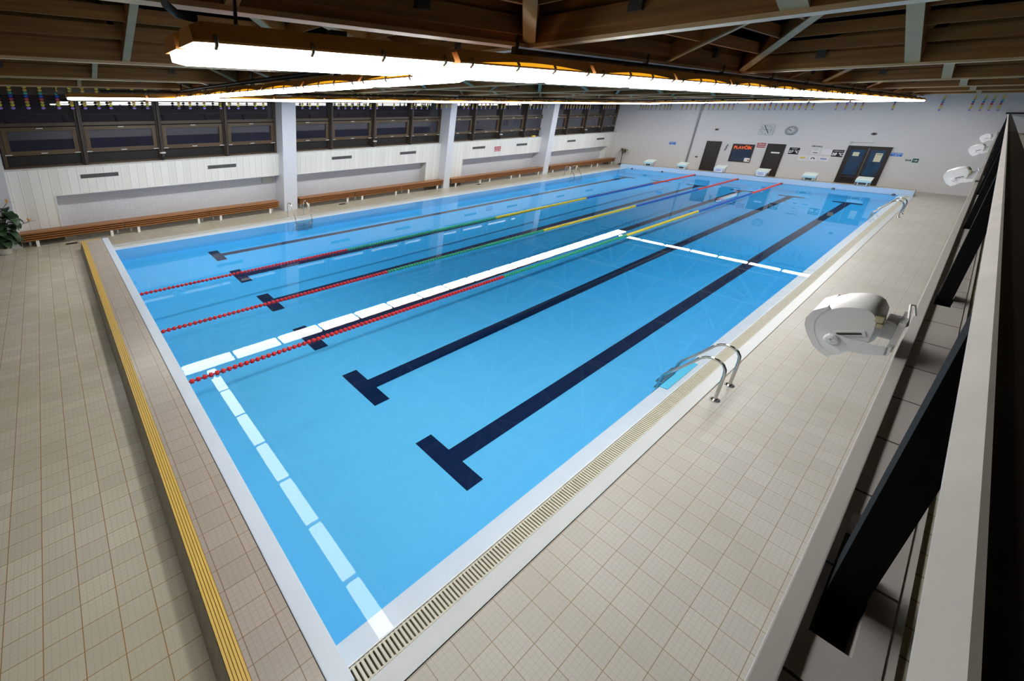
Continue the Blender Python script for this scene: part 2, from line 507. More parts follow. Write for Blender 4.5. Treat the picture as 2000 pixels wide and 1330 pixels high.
# ------------------------------------------------------------------ floor
fl = sempty('floor')
flat('deck_right', [((XN, -1.78, 0), (FW, -1.78, 0), (FW, YR, 0), (XN, YR, 0))], M['deck'], fl)
flat('deck_left', [((-0.87, YL, 0), (FW, YL, 0), (FW, 14.7, 0), (-0.87, 14.7, 0)), ((-.87, 12.6, 0), (XN, 12.6, 0), (XN, YL, 0), (-.87, YL, 0)), ((XF + .7, YR, 0), (FW, YR, 0), (FW, YL, 0), (XF + .7, YL, 0))], M['deck_left'], fl)
flat('deck_corner', [((XF, YR, 0), (XF + .7, YR, 0), (XF + .7, -.42, 0), (XF, -.42, 0)), ((XF, 12.45, 0), (XF + .7, 12.45, 0), (XF + .7, YL, 0), (XF, YL, 0))], M['deck'], fl)
flat('deck_near', [((-6, -1.78, 0), (-0.87, -1.78, 0), (-0.87, 14.7, 0), (-6, 14.7, 0)), ((-.87, -1.78, 0), (XN, -1.78, 0), (XN, -.4, 0), (-.87, -.4, 0))], M['deck_near'], fl)

# near raised platform: tiles, light edge strip, yellow grooved nosing, mortar riser
pl = sempty('end_platform')
Y0P, Y1P = -0.36, 12.66
b = MB(); b.box(-0.72, -0.27, Y0P, Y1P - 0.06, 0.0, PZ); b.build('platform_tiles', M['platform'], pl)
b = MB(); b.bevbox(-0.27, XN, Y0P, Y1P, -0.05, PZ + 0.004, 0.012); b.build('edge_strip', M['liner_edge'], pl)
b = MB(); b.box(-0.27 - 0.006, -0.27, Y0P, Y1P, PZ - .02, PZ + 0.002); b.build('edge_joint', M['ink'], pl)
b = MB(); b.prism([(-.912, 0), (-.72, 0), (-.72, PZ - .02), (-.854, PZ - .02)], Y0P, Y1P - .02, 'y'); b.box(-0.72, -0.27, Y1P - 0.06, Y1P - .02, 0, PZ - .02); b.build('riser', M['riser'], pl)
b = MB()
for k in range(5):
    x = -0.852 + k * 0.0265
    b.box(x, x + 0.0205, Y0P, Y1P, PZ - 0.02, PZ + 0.006, 0)
b.box(-0.852, -0.72, Y0P, Y1P, PZ - 0.02, PZ - 0.003, 1)
b.box(-0.72, -0.275, Y1P - 0.06, Y1P, PZ - 0.02, PZ + 0.006, 0)
b.build('nosing', [M['yellow'], M['yellow_dark']], pl)

# far raised platform (starting end)
fp = sempty('starting_platform')
b = MB(); b.box(XF, XF + 0.2, -0.42, 12.5, -0.02, PZ - .01); b.build('headwall', M['headwall'], fp)
b = MB(); b.box(XF + 0.2, XF + 0.62, -0.42, 12.5, 0.0, PZ - .012); b.build('platform_tiles', M['platform'], fp)
b = MB(); b.box(XF + 0.62, XF + 0.7, -0.42, 12.5, 0.0, PZ - .006); b.build('nosing', M['tan'], fp)

# ------------------------------------------------------------------ pool basin with lane markings
basin = sempty('pool_basin')
ZX = [(-0.1, (-.80, -.70, -.60, -.50, -.42)), (2.7, (-.761, -.655, -.558, -.474, -.406)), (8, (-.631, -.578, -.522, -.465, -.414)),
      (14, (-.503, -.48, -.454, -.423, -.392)), (20, (-.424, -.413, -.399, -.382, -.363)), (26, (-.375, -.368, -.36, -.35, -.338)),
      (32, (-.341, -.337, -.332, -.325, -.317)), (34.5, (-.335, -.331, -.326, -.32, -.312))]
ZY = (1, 4, 6.5, 9, 11.5)
def zfloor(x, y):
    """floor at apparent depth, water refraction put into its shape; lowest at near right corner"""
    x = min(max(x, -0.1), 34.5)
    for i in range(len(ZX) - 1):
        if x <= ZX[i + 1][0]:
            break
    t = (x - ZX[i][0]) / (ZX[i + 1][0] - ZX[i][0])
    r = [a + (c - a) * t for a, c in zip(ZX[i][1], ZX[i + 1][1])]
    for j in range(4):
        if y <= ZY[j + 1] or j == 3:
            break
    u = (y - ZY[j]) / (ZY[j + 1] - ZY[j])
    return r[j] + (r[j + 1] - r[j]) * u
def floor_patch(x0, x1, y0, y1, dz, name, mat, parent):
    nx = max(2, int((x1 - x0) / 0.8) + 1); ny = max(2, int((y1 - y0) / 0.8) + 1)
    vs = [(x0 + (x1 - x0) * i / (nx - 1), y0 + (y1 - y0) * j / (ny - 1)) for i in range(nx) for j in range(ny)]
    me = bpy.data.meshes.new(name)
    me.from_pydata([(x, y, zfloor(x, y) + dz) for x, y in vs], [], [(i * ny + j, (i + 1) * ny + j, (i + 1) * ny + j + 1, i * ny + j + 1) for i in range(nx - 1) for j in range(ny - 1)])
    me.polygons.foreach_set('use_smooth', [True] * len(me.polygons))
    me.materials.append(mat)
    o = bpy.data.objects.new(name, me); COL.objects.link(o); o.parent = parent
    return o
floor_patch(XN, XF, 0, W, 0, 'basin_floor', M['liner'], basin)
def zf2(x, y): return zfloor(x, y) - 0.01
xs = [XN + (XF - XN) * i / 24 for i in range(25)]
q = []
for i in range(24):
    a, c = xs[i], xs[i + 1]
    q.append(((a, 0, zf2(a, 0)), (a, 0, -.012), (c, 0, -.012), (c, 0, zf2(c, 0))))
    q.append(((a, W, zf2(a, W)), (c, W, zf2(c, W)), (c, W, -.012), (a, W, -.012)))
for i in range(12):
    a, c = W * i / 12, W * (i + 1) / 12
    q.append(((XN, a, zf2(XN, a)), (XN, c, zf2(XN, c)), (XN, c, 0), (XN, a, 0)))
    q.append(((XF, a, zf2(XF, a)), (XF, a, 0), (XF, c, 0), (XF, c, zf2(XF, c))))
flat('basin_wall', q, M['liner_wall'], basin)
LANES = [11.007, 9.057, 7.107, 5.157, 3.207, 1.257]
for y in LANES:
    bm_ = MB()
    parts = [(2.731, 3.073, y - .488, y + .488), (3.073, 31.86, y - .127, y + .127), (31.86, 32.2, y - .488, y + .488)]
    vs, fs = [], []
    for (x0, x1, y0, y1) in parts:
        nx = max(2, int((x1 - x0) / .6) + 1)
        o = len(vs)
        for i in range(nx):
            x = x0 + (x1 - x0) * i / (nx - 1)
            vs += [(x, y0, zfloor(x, y0) + .004), (x, y1, zfloor(x, y1) + .004)]
        fs += [(o + 2 * i, o + 2 * i + 2, o + 2 * i + 3, o + 2 * i + 1) for i in range(nx - 1)]
    me = bpy.data.meshes.new('lane_marking'); me.from_pydata(vs, [], fs); me.materials.append(M['navy'])
    o = bpy.data.objects.new('lane_marking', me); COL.objects.link(o); o.parent = basin

# overflow edges: sloping lip, bead, white outer strip (right side then left side)
tr = sempty('trim_1')
flat('overflow_lip', [((XN, 0, -.012), (XF, 0, -.012), (XF, -.165, -.004), (XN, -.165, -.004))][::1], M['lip'], tr)
b = MB(); b.bevbox(XN, XF, -.178, -.165, -.05, .006, .003); b.build('edge_bead', M['bead'], tr)
b = MB(); b.box(XN, XF + .1, -.470, -.325, -.06, .002); b.build('outer_strip', M['white_strip'], tr)
b = MB(); b.box(XN, XF, YR - .001, -.470, -.06, -.01); b.build('outer_joint', M['ink'], tr)
b = MB(); b.box(XN, XF, -.325, -.178, -.075, -.065); b.build('gutter_channel', M['channel'], tr)
tr = sempty('trim_2')
flat('overflow_lip', [((XN, W, -.012), (XN, 12.36, -.004), (XF, 12.36, -.004), (XF, W, -.012))], M['lip'], tr)
b = MB(); b.bevbox(XN, XF, 12.36, 12.373, -.05, .006, .003); b.build('edge_bead', M['bead'], tr)
b = MB(); b.box(XN, XF + .1, 12.5, YL, -.06, .002); b.build('outer_strip', M['white_strip'], tr)
b = MB(); b.box(XN, XF, 12.373, 12.5, -.075, -.065); b.build('gutter_channel', M['channel'], tr)
# water
o = flat('pool_water', [((XN, -.165, 0), (XF, -.165, 0), (XF, 12.36, 0), (XN, 12.36, 0))], M['water'])
tag(o, 'clear still blue water filling the whole pool up to its overflow lips', 'water', kind='stuff')

def grating(y0, y1, lab):
    b = MB()
    x = XN + 0.01
    while x < XF - 0.03:
        b.box(x, x + .026, y0, y1, -.03, .0, 0)
        x += .0455
    for y in (y0 + .002, y1 - .014):
        b.box(XN + .01, XF - .01, y, y + .012, -.032, -.003, 0)
    return tag(b.build('gutter_grating', [M['grate']]), lab, 'grating')
grating(-.323, -.18, 'ivory slatted overflow grating along the right pool edge below the speakers')
grating(12.376, 12.498, 'ivory slatted overflow grating along the left pool edge below the benches')

# ------------------------------------------------------------------ walls
wf = sempty('wall_far')
flat('tiled_wall', [((FW, -9, 0), (FW, -9, 5.9), (FW, 14.7, 5.9), (FW, 14.7, 0))], M['wall_tile_x'], wf)
b = MB(); b.tube([(FW - .05, 9.44, 0), (FW - .05, 9.44, 4.9)], .045, 8); b.build('wall_pipe', M['clockrim'], wf)
wn = sempty('wall_near')
flat('tiled_wall', [((-6, -9, 0), (-6, 14.7, 0), (-6, 14.7, 5.9), (-6, -9, 5.9))], M['wall_tile_x'], wn)

# left wall : recessed tiled wall, cladding, columns, sill
wl = sempty('wall_left')
flat('tiled_wall', [((-6, 14.65, 0), (FW, 14.65, 0), (FW, 14.65, 2.4), (-6, 14.65, 2.4)), ((-6, 14.65, 4.75), (FW, 14.65, 4.75), (FW, 14.65, 5.9), (-6, 14.65, 5.9))][::1], M['wall_tile_y'], wl)
COLS = [(-3.1, -2.45, 13.95), (6.98, 7.62, 13.85), (16.86, 17.32, 13.80), (26.42, 27.0, 13.75)]
BAYS = [(-2.45, 6.98), (7.62, 16.86), (17.32, 26.42), (27.0, FW)]
OPEN = [(-1.25, 6.98), (7.62, 15.83), (18.8, 26.42), (27.0, 35.7)]
for (x0, x1, y0) in COLS:
    b = MB(); b.box(x0, x1, y0, 14.7, 0, 5.0); b.build('wall_column', M['white_col'], wl)
for (x0, x1), (o0, o1), zt in zip(BAYS, OPEN, (1.50, 1.46, 1.42, 1.38)):
    b = MB()
    b.box(x0, x1, 14.25, 14.65, zt, 2.36)
    if o0 > x0: b.box(x0, o0, 14.25, 14.65, 0, zt)
    if o1 < x1: b.box(o1, x1, 14.25, 14.65, 0, zt)
    b.build('wall_cladding', M['cladding'], wl)
    b = MB()
    b.box(o0, o1, 14.235, 14.26, zt - .02, zt + .02)
    if o0 > x0: b.box(o0 - .045, o0, 14.24, 14.26, 0.3, zt)
    if o1 < x1: b.box(o1, o1 + .045, 14.24, 14.26, 0.3, zt)
    b.build('cladding_trim', M['white'], wl)
    b = MB(); b.box(x0, x1, 14.245, 14.65, 2.36, 2.41); b.build('window_sill', M['sill'], wl)
    b = MB(); b.box(x0, x1, 14.30, 14.65, 4.62, 4.78); b.build('wall_header', M['winframe'], wl)

bbs = sempty('baseboard_left')  # brown skirting, its colour darkened by painted bench shade
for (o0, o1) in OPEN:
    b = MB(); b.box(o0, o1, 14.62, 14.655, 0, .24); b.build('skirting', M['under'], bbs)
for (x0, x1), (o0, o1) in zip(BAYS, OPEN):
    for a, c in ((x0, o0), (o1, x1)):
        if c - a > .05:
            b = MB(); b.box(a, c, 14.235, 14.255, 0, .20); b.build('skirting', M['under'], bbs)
# windows: each unit = frame, fixed upper pane, hinged sash with pane, louvre strip, catches
WINX = [(-2.41, -.19, 2.29, 4.76, 6.98), (7.3, 9.72, 12.19, 14.65, 16.9), (17.05, 19.54, 22.01, 24.5, 26.84), (27.0, 29.45, 31.89, 34.33, 36.6)]
wi = 0
for bx_ in WINX:
    for k in range(4):
        x0, x1 = bx_[k], bx_[k + 1]
        wi += 1
        w_ = sempty('window_%d' % wi)
        b = MB()
        b.box(x0, x0 + .10, 14.40, 14.60, 2.41, 4.64); b.box(x1 - .10, x1, 14.40, 14.60, 2.41, 4.64)
        b.box(x0, x1, 14.42, 14.60, 3.66, 3.76); b.box(x0, x1, 14.42, 14.60, 4.58, 4.66)
        b.box(x0, x1, 14.42, 14.60, 2.41, 2.47)
        b.build('window_frame', M['winframe'], w_)
        if k < 3:
            b = MB(); b.box(x1 - .085, x1 + .085, 14.33, 14.42, 2.39, 4.62); b.tube([(x1, 14.31, 2.40), (x1, 14.31, 4.62)], .055, 10); b.build('mullion', M['winmull'], w_)
        flat('upper_pane', [((x0 + .09, 14.50, 3.74), (x1 - .09, 14.50, 3.74), (x1 - .09, 14.50, 4.60), (x0 + .09, 14.50, 4.60))], M['pane'], w_)
        b = MB()
        sx0, sx1 = x0 + .11, x1 - .11
        b.box(sx0, sx0 + .13, 14.40, 14.50, 2.80, 3.63); b.box(sx1 - .13, sx1, 14.40, 14.50, 2.80, 3.63)
        b.box(sx0 + .13, sx1 - .13, 14.40, 14.50, 3.52, 3.63); b.box(sx0 + .13, sx1 - .13, 14.40, 14.50, 2.80, 2.93)
        b.build('sash_frame', M['sash'], w_)
        flat('sash_pane', [((sx0 + .12, 14.46, 2.92), (sx1 - .12, 14.46, 2.92), (sx1 - .12, 14.46, 3.53), (sx0 + .12, 14.46, 3.53))], M['pane_low'], w_)
        b = MB()
        for z in (2.49, 2.53, 2.57, 2.61, 2.65, 2.69, 2.73):
            b.box(sx0, sx1, 14.47, 14.50, z, z + .024)
        b.box(sx0, sx1, 14.50, 14.51, 2.46, 2.80)
        b.build('louvre', M['louvre'], w_)
        for cx, cz in ((sx0 + .06, 2.83), ((sx0 + sx1) / 2, 2.85), (sx1 - .06, 2.83), ((sx0 + sx1) / 2, 3.60)):
            b = MB(); b.bevbox(cx - .09, cx + .09, 14.375, 14.40, cz - .012, cz + .012, .004); b.build('catch', M['white'], w_)

# right wall under the gallery, gallery ledge, gallery floor and back wall
wr = sempty('wall_right')
b = MB(); b.box(-6, FW, -2.2, -1.93, 2.35, 2.86); b.build('gallery_fascia', M['white'], wr)
flat('recess_wall', [((-6, -3.6, 0), (-6, -3.6, 2.9), (FW, -3.6, 2.9), (FW, -3.6, 0))], M['recess'], wr)
flat('recess_floor', [((-6, -3.6, 0), (FW, -3.6, 0), (FW, -1.78, 0), (-6, -1.78, 0))], M['deck'], wr)
b = MB()
for x in (1.5, 9.0, 16.5, 24.0, 31.0):
    b.box(x, x + 3.2, -3.6, -3.55, .1, 1.9)
b.build('recess_panels', M['recess_blue'], wr)
flat('gallery_floor', [((-6, -9, 2.86), (FW, -9, 2.86), (FW, -1.93, 2.86), (-6, -1.93, 2.86))], M['deck'], wr)
flat('gallery_wall', [((-6, -9, 2.86), (-6, -9, 5.9), (FW, -9, 5.9), (FW, -9, 2.86))], M['white'], wr)
b = MB(); b.bevbox(-6, FW, -1.798, -1.762, 3.034, 3.05, .003); b.build('ledge_edge', M['ledgewhite'], wr)
bw = MB()
SLOTS = [(.0 + 3.1 * k, .55 + 3.1 * k) for k in range(-1, 12)]
prev = -6.0
for s0, s1 in SLOTS:
    bw.box(prev, s0, -1.915, -1.799, 2.92, 3.034)
    bw.box(s0, s1, -1.812, -1.799, 2.92, 3.034); bw.box(s0, s1, -1.915, -1.875, 2.92, 3.034)
    prev = s1
bw.box(prev, FW, -1.915, -1.799, 2.92, 3.034)
bw.build('ledge_tiles', M['ledge_tile'], wr)
b = MB()
for s0, s1 in SLOTS:
    b.box(s0, s1, -1.875, -1.812, 2.92, 2.955)
b.build('ledge_slot', M['blackmetal'], wr)
b = MB(); b.box(-6, FW, -1.93, -1.915, 2.86, 3.032); b.build('ledge_back', M['ledgewhite'], wr)
b = MB(); b.box(-6, FW, -2.4, -1.93, 2.87, 3.026); b.build('ledge_bench', M['ledge_mosaic'], wr)

# gallery balustrade
rl = thing('gallery_handrail', (0, 0, 0), 'long scuffed metal handrail with dark wooden top running beside the ledge in the right foreground', 'handrail')
b = MB(); b.prism([(-1.781, 3.840), (-1.7805, 3.845), (-1.795, 3.8605), (-1.799, 3.861), (-1.799, 3.840)], -2.2, FW - .3, 'x'); b.build('metal_strip', M['rail'], rl)
b = MB(); b.box(-2.2, 9.4, -1.868, -1.799, 3.80, 3.858); b.build('wooden_top', M['raildark'], rl)
b = MB(); b.box(9.4, FW - .3, -1.868, -1.799, 3.80, 3.858); b.build('grey_top', M['railgrey'], rl)
for s0, s1 in SLOTS:
    b = MB()
    p, q = Vector((s0 + .25, -1.845, 2.96)), Vector((s0 + .0, -1.812, 3.84))
    vs = []
    for e in (p, q):
        for a, c in ((-.075, -.027), (.075, -.027), (.075, .027), (-.075, .027)):
            vs.append(e + Vector((a, c, 0)))
    b.add(vs, [(0, 1, 2, 3), (7, 6, 5, 4), (0, 4, 5, 1), (1, 5, 6, 2), (2, 6, 7, 3), (3, 7, 4, 0)])
    b.build('post', M['railbar'], rl)
# dark lintel and beige gallery end beyond the rail
tg = sempty('trim_3')
b = MB(); b.box(FW - .12, FW - .01, -9, -1.72, 3.84, 3.92); b.build('dark_lintel', M['blackmetal'], tg)

# ------------------------------------------------------------------ ceiling
ce = sempty('ceiling')
flat('ceiling_void', [((-6, -9, 5.9), (-6, 14.7, 5.9), (FW, 14.7, 5.9), (FW, -9, 5.9))], M['black'], ce)
GX = [2.65 + 5.8 * k for k in range(-1, 7)]
GY = [.82 + 3.4 * k for k in range(-1, 5)]
flat('ceiling_soffit', [((-6, -9, 5.0), (-6, GY[0], 5.0), (FW, GY[0], 5.0), (FW, -9, 5.0)), ((-6, GY[0], 5.0), (-6, 14.7, 5.0), (GX[0], 14.7, 5.0), (GX[0], GY[0], 5.0))], M['board_x'], ce)
for y in GY:
    b = MB(); b.box(-5.9, FW, y - .05, y + .05, ZC, ZC + .32)
    b.build('ceiling_beam', M['beam_x'], ce)
    b = MB(); b.box(-5.9, FW, y - .055, y + .055, ZC - .03, ZC); b.build('beam_edge_glint', M['beamglint'], ce)
for x in GX[:-1]:
    b = MB(); b.box(x - .07, x + .07, GY[0], 14.6, ZC, ZC + .32)
    b.build('ceiling_beam', M['beam_y'], ce)
    b = MB(); b.box(x - .075, x + .075, GY[0], 14.6, ZC - .031, ZC - .001); b.build('beam_edge_glint', M['beamglint'], ce)
APEX = 0.83
def coffer():
    """one pyramid coffer centred on the origin: eight ribs, stepped rings of boards, hangers"""
    hx, hy = 2.83, 1.65
    ribs, redge, bx2, by2, br = MB(), MB(), MB(), MB(), MB()
    for px_, py_ in ((-1, -1), (0, -1), (1, -1), (1, 0), (1, 1), (0, 1), (-1, 1), (-1, 0)):
        w_ = .075 if px_ == 0 else .11 if py_ == 0 else .09
        ribs.beam((px_ * hx, py_ * hy, .10), (0, 0, APEX + .10), w_, .17)
        redge.beam((px_ * hx, py_ * hy, .005), (0, 0, APEX + .005), w_ + .01, .02)
    for k in range(0, 6):
        f = 1 - k * .165
        z0 = APEX * (1 - f) + .06
        x, y, h = hx * f, hy * f, .138
        t = .03
        bx2.box(-x, x, -y, -y + t, z0, z0 + h); bx2.box(-x, x, y - t, y, z0, z0 + h)
        by2.box(-x, -x + t, -y + t, y - t, z0, z0 + h); by2.box(x - t, x, -y + t, y - t, z0, z0 + h)
    for s in (-1, 1):
        for u in (-.5, .5):
            br.box(hx * u - .06, hx * u + .06, s * (hy - .05) - .02, s * (hy - .05) + .02, .12, .24)
            br.box(s * (hx - .05) - .02, s * (hx - .05) + .02, hy * u - .045, hy * u + .045, .12, .24)
    return ribs, redge, bx2, by2, br
cr, cre, cbx, cby, cbr = coffer()
proto = None
for i in range(len(GX) - 1):
    for j in range(len(GY) - 1):
        c = ((GX[i] + GX[i + 1]) / 2, (GY[j] + GY[j + 1]) / 2, ZC)
        if proto is None:
            proto = sempty('ceiling_coffer')
            cr.build('rib', M['rib'], proto); cre.build('rib_lit_edge', M['riblit'], proto); cbx.build('long_boards', M['board_x'], proto)
            cby.build('short_boards', M['board_y'], proto); cbr.build('hanger', M['clip_dark'], proto)
            o = proto
        else:
            o = copy_tree(proto)
        o.location = c

# ------------------------------------------------------------------ lamps
FZ = 4.46
PITCH = 1.91
def fixture(length, axis, clips):
    """batten lamp: amber housing above a lip, lit trapezoid diffuser below, wire clips"""
    w = .272 if axis == 'x' else .36
    hw = w / 2
    def P(a, c, z):
        return (a, c, z) if axis == 'x' else (c, a, z)
    def loft(secs):
        b = MB()
        n = len(secs[0][1])
        vs = [P(a, c, z) for a, sec in secs for c, z in sec]
        fs = [(i * n + k, i * n + (k + 1) % n, (i + 1) * n + (k + 1) % n, (i + 1) * n + k) for i in range(len(secs) - 1) for k in range(n)]
        fs += [tuple(range(n)), tuple((len(secs) - 1) * n + k for k in range(n))]
        b.add(vs, fs)
        return b
    hs = [(-hw, 0), (hw, 0), (hw, .012), (hw * .66, .098), (-hw * .66, .098), (-hw, .012)]
    hs2 = [(c * .9, z if z < .02 else z * .8) for c, z in hs]
    H = loft([(0, hs2), (.05, hs), (length - .05, hs), (length, hs2)])
    ds = [(-hw * .92, 0), (-hw * .78, -.06), (hw * .78, -.06), (hw * .92, 0)]
    ds2 = [(-hw * .9, 0), (-hw * .7, -.045), (hw * .7, -.045), (hw * .9, 0)]
    D = loft([(.03, ds2), (.11, ds), (length - .11, ds), (length - .03, ds2)])
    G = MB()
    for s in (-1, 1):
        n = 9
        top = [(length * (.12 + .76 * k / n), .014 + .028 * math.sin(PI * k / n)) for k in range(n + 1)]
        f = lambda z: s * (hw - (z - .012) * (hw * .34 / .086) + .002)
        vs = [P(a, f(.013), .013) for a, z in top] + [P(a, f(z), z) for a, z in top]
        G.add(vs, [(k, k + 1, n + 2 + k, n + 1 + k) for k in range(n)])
    K = MB()
    a = length * .5
    lo, hi = P(a - .06, -.02, .09), P(a + .06, .02, .137)
    K.box(lo[0], hi[0], lo[1], hi[1], lo[2], hi[2])
    C_ = []
    if clips:
        for u in (.06, .36, .64, .94):
            for s in (-1, 1):
                c = MB()
                c.tube([P(length * u, s * (hw - .012), .034), P(length * u, s * (hw + .004), .018), P(length * u, s * (hw + .006), -.008), P(length * u, s * (hw - .012), -.024)], .011, 6)
                C_.append(c)
    return H, D, G, K, C_
def make_lamp(axis, length, clips, label, group, glow):
    t = thing('batten_lamp', (0, 0, 0), label, 'lamp', group)
    H, D, G, K, C_ = fixture(length, axis, clips)
    H.build('housing', M['housing'], t); D.build('diffuser', M['lamp'], t); K.build('mount', M['blackmetal'], t)
    if glow: G.build('painted_glow', M['glow'], t)
    for c in C_: c.build('clip', M['clip'], t)
    return t
protos = {}
def place_lamp(axis, loc, label, group, clips, glow=True):
    key = (axis, clips, glow)
    if key in protos:
        o = copy_tree(protos[key])
    else:
        o = protos[key] = make_lamp(axis, PITCH - .06 if axis == 'x' else 1.315, clips, label, group, glow)
    o.location = loc
    tag(o, label, 'lamp', group)
ROWS = [(.59, 'near row, outer line', 'near row'), (.89, 'near row, inner line', 'near row'), (10.95, 'far row, inner line', 'far row'), (11.25, 'far row, window side', 'far row')]
for y, nm, g in ROWS:
    for k in range(18):
        place_lamp('x', (-.58 + PITCH * k, y, FZ if y < 5 else FZ - .02), 'lit white batten lamp in the %s, %s from the near end' % (nm, ORD[k]), 'batten lamps of the ' + g, y == .59 and k < 9, k != 0)
for x, nm in ((2.2, 'near'), (32.35, 'distant')):
    for k in range(7):
        place_lamp('y', (x, 1.2 + 1.365 * k, FZ), 'lit batten lamp in the %s crosswise row, %s from the gallery side' % (nm, ORD[k]), 'batten lamps of the %s cross row' % nm, x < 3)
# carrier pipes and hangers over the lamp rows
for lab, pts, hang in (
        ('black carrier pipe with hangers over the long near row of lamps', ((2.4, .78, 4.62), (33.6, .78, 4.62)), [(-.1 + 0 * i, 0, 0) for i in ()]),
        ('black carrier pipe with hangers over the long far row of lamps', ((.2, 11.08, 4.60), (33.6, 11.08, 4.60)), ()),
        ('black carrier pipe over the near crosswise row of lamps', ((2.2, 1.25, 4.635), (2.2, 10.7, 4.635)), ()),
        ('black carrier pipe over the distant crosswise row of lamps', ((32.35, 1.25, 4.635), (32.35, 10.7, 4.635)), ())):
    t = thing('carrier_pipe', pts[0], lab, 'pipe')
    t.location = (0, 0, 0)
    a, c = Vector(pts[0]), Vector(pts[1])
    b = MB(); b.tube([a, c], .038, 8); b.build('pipe', M['blackmetal'], t)
    n = 12 if (c - a).length > 20 else 4
    for i in range(n + 1):
        p = a + (c - a) * (i / n)
        b = MB(); b.box(p.x - .02, p.x + .02, p.y - .02, p.y + .02, 4.605, 4.80); b.build('hanger', M['blackmetal'], t)
t = thing('lamp_hook', (0, 0, 0), 'black bent hook and cable at the near end of the near lamp row', 'hook')
b = MB(); b.tube([(-.42, .6, 4.72), (-.30, .6, 4.72), (-.30, .6, 4.575)], .012, 6); b.build('hook', M['blackmetal'], t)
b = MB(); b.tube([(-.72, .42, 4.78), (-.72, .43, 4.66), (-.69, .47, 4.605), (-.62, .54, 4.582), (-.52, .58, 4.58)], .018, 8); b.build('cable', M['blackmetal'], t)
t = thing('lamp_hook', (0, 0, 0), 'small black hook at the near end of the lamp row by the windows', 'hook')
b = MB(); b.tube([(-.80, 11.05, 4.69), (-.80, 11.05, 4.56), (-.74, 11.05, 4.50), (-.60, 11.05, 4.51)], .015, 6); b.build('hook', M['blackmetal'], t)

# ------------------------------------------------------------------ coloured disc strings
DC = [('d_yellow', .585), ('d_gold', .50), ('d_teal', .418), ('d_blue', .335), ('d_pink', .25), ('d_gold', .167), ('d_yellow', .085), ('d_purple', 0)]
def disc_mb(axis, r=.040):
    b = MB()
    b.lathe([(r * .3, -.008), (r, -.005), (r, .005), (r * .3, .008)], (0, 0, 0), axis, 14, 0, 1.4 if axis == 'y' else 1.0)
    return b
dmesh = {}
for ax in ('y', 'x'):
    for nm in ('d_yellow', 'd_gold', 'd_teal', 'd_blue', 'd_pink', 'd_purple', 'd_red'):
        o = disc_mb(ax).build('disc', M[nm]); dmesh[(ax, nm)] = o.data
        bpy.data.objects.remove(o)
def disc_string(x, y, z, ax, label, group, cols):
    t = thing('disc_string', (x, y, z), label, 'decoration', group)
    for nm, dz in cols:
        o = bpy.data.objects.new('disc', dmesh[(ax, nm)]); COL.objects.link(o)
        o.location = (0, 0, dz); o.parent = t
    b = MB(); b.tube([(0, 0, 0), (0, 0, .74)], .002, 4); b.build('thread', M['ink'], t)
GXL = [-2.15, -1.84, -1.46, -1.08, -0.66, -0.29, 0.07, 0.47, 0.83, 1.55, 1.98, 3.05, 3.45, 3.98, 4.6, 4.93, 5.31, 6.03, 6.37, 8.18, 8.55, 8.94, 10.04, 10.41, 10.76, 11.11, 11.47, 11.86, 12.26, 13.31, 14.49, 14.79, 15.17, 15.59, 16.28, 16.63, 16.99, 17.36, 18.42, 18.77, 19.13, 19.48, 19.88, 20.25, 20.66, 21.37, 21.73, 22.05, 23.57, 24.61, 24.99, 25.39, 25.79, 26.16, 26.6, 27.28, 27.68, 28.62, 28.96, 29.29, 29.68, 30.08, 30.48, 30.89, 31.24, 31.55, 31.87, 33.81, 34.12, 34.55, 34.91, 35.26, 35.58]
bayname = ['nearest', 'second', 'third', 'farthest']
cnt = {}
for x in GXL:
    bi = 0 if x < 7.3 else 1 if x < 17.1 else 2 if x < 26.7 else 3
    k = cnt.get(bi, 0); cnt[bi] = k + 1
    yy = 13.70 if any(c0 - .1 < x < c1 + .1 for c0, c1, _ in COLS) else 14.085
    x = -1.27 + (x + 1.27) * (yy + 1.717) / 15.967
    disc_string(x, yy, 4.2 - .0026 * (x + 2), 'y', 'string of coloured discs hanging before the %s window bay, %s from its near side' % (bayname[bi], ORD[k]), 'disc strings before the windows', DC)
FYL = [12.88, 12.73, 12.55, 12.38, 12.18, 11.9, 11.65, 11.4, 11.21, 11.05, 10.39, 10.13, 9.88, 9.63, 9.22, 8.95, 8.72, 8.46, 8.23, 7.98, 7.76, 7.0, 6.79, 6.56, 6.33, 6.09, 5.85, 5.59, 5.34, 5.08, 4.84, 4.58, 4.33, 3.45, 3.11, 2.81, 2.55, 1.52]
for k, y in enumerate(FYL):
    disc_string(36.3, y, 4.05, 'x', 'string of coloured discs hanging against the far wall, %s from the window corner' % ORD[k], 'disc strings at the far wall', DC)
DC2 = [('d_yellow', .62), ('d_gold', .53), ('d_teal', .45), ('d_blue', .36), ('d_red', .27), ('d_gold', .18), ('d_yellow', .09), ('d_purple', 0)]
for k, y in enumerate([.10, -.74, -1.01, -1.24, -1.47]):
    disc_string(36.3, y, 4.02, 'x', 'string of bright discs right of the lamp row, far wall, %s towards the gallery' % ORD[k], 'disc strings at the far wall', DC2)

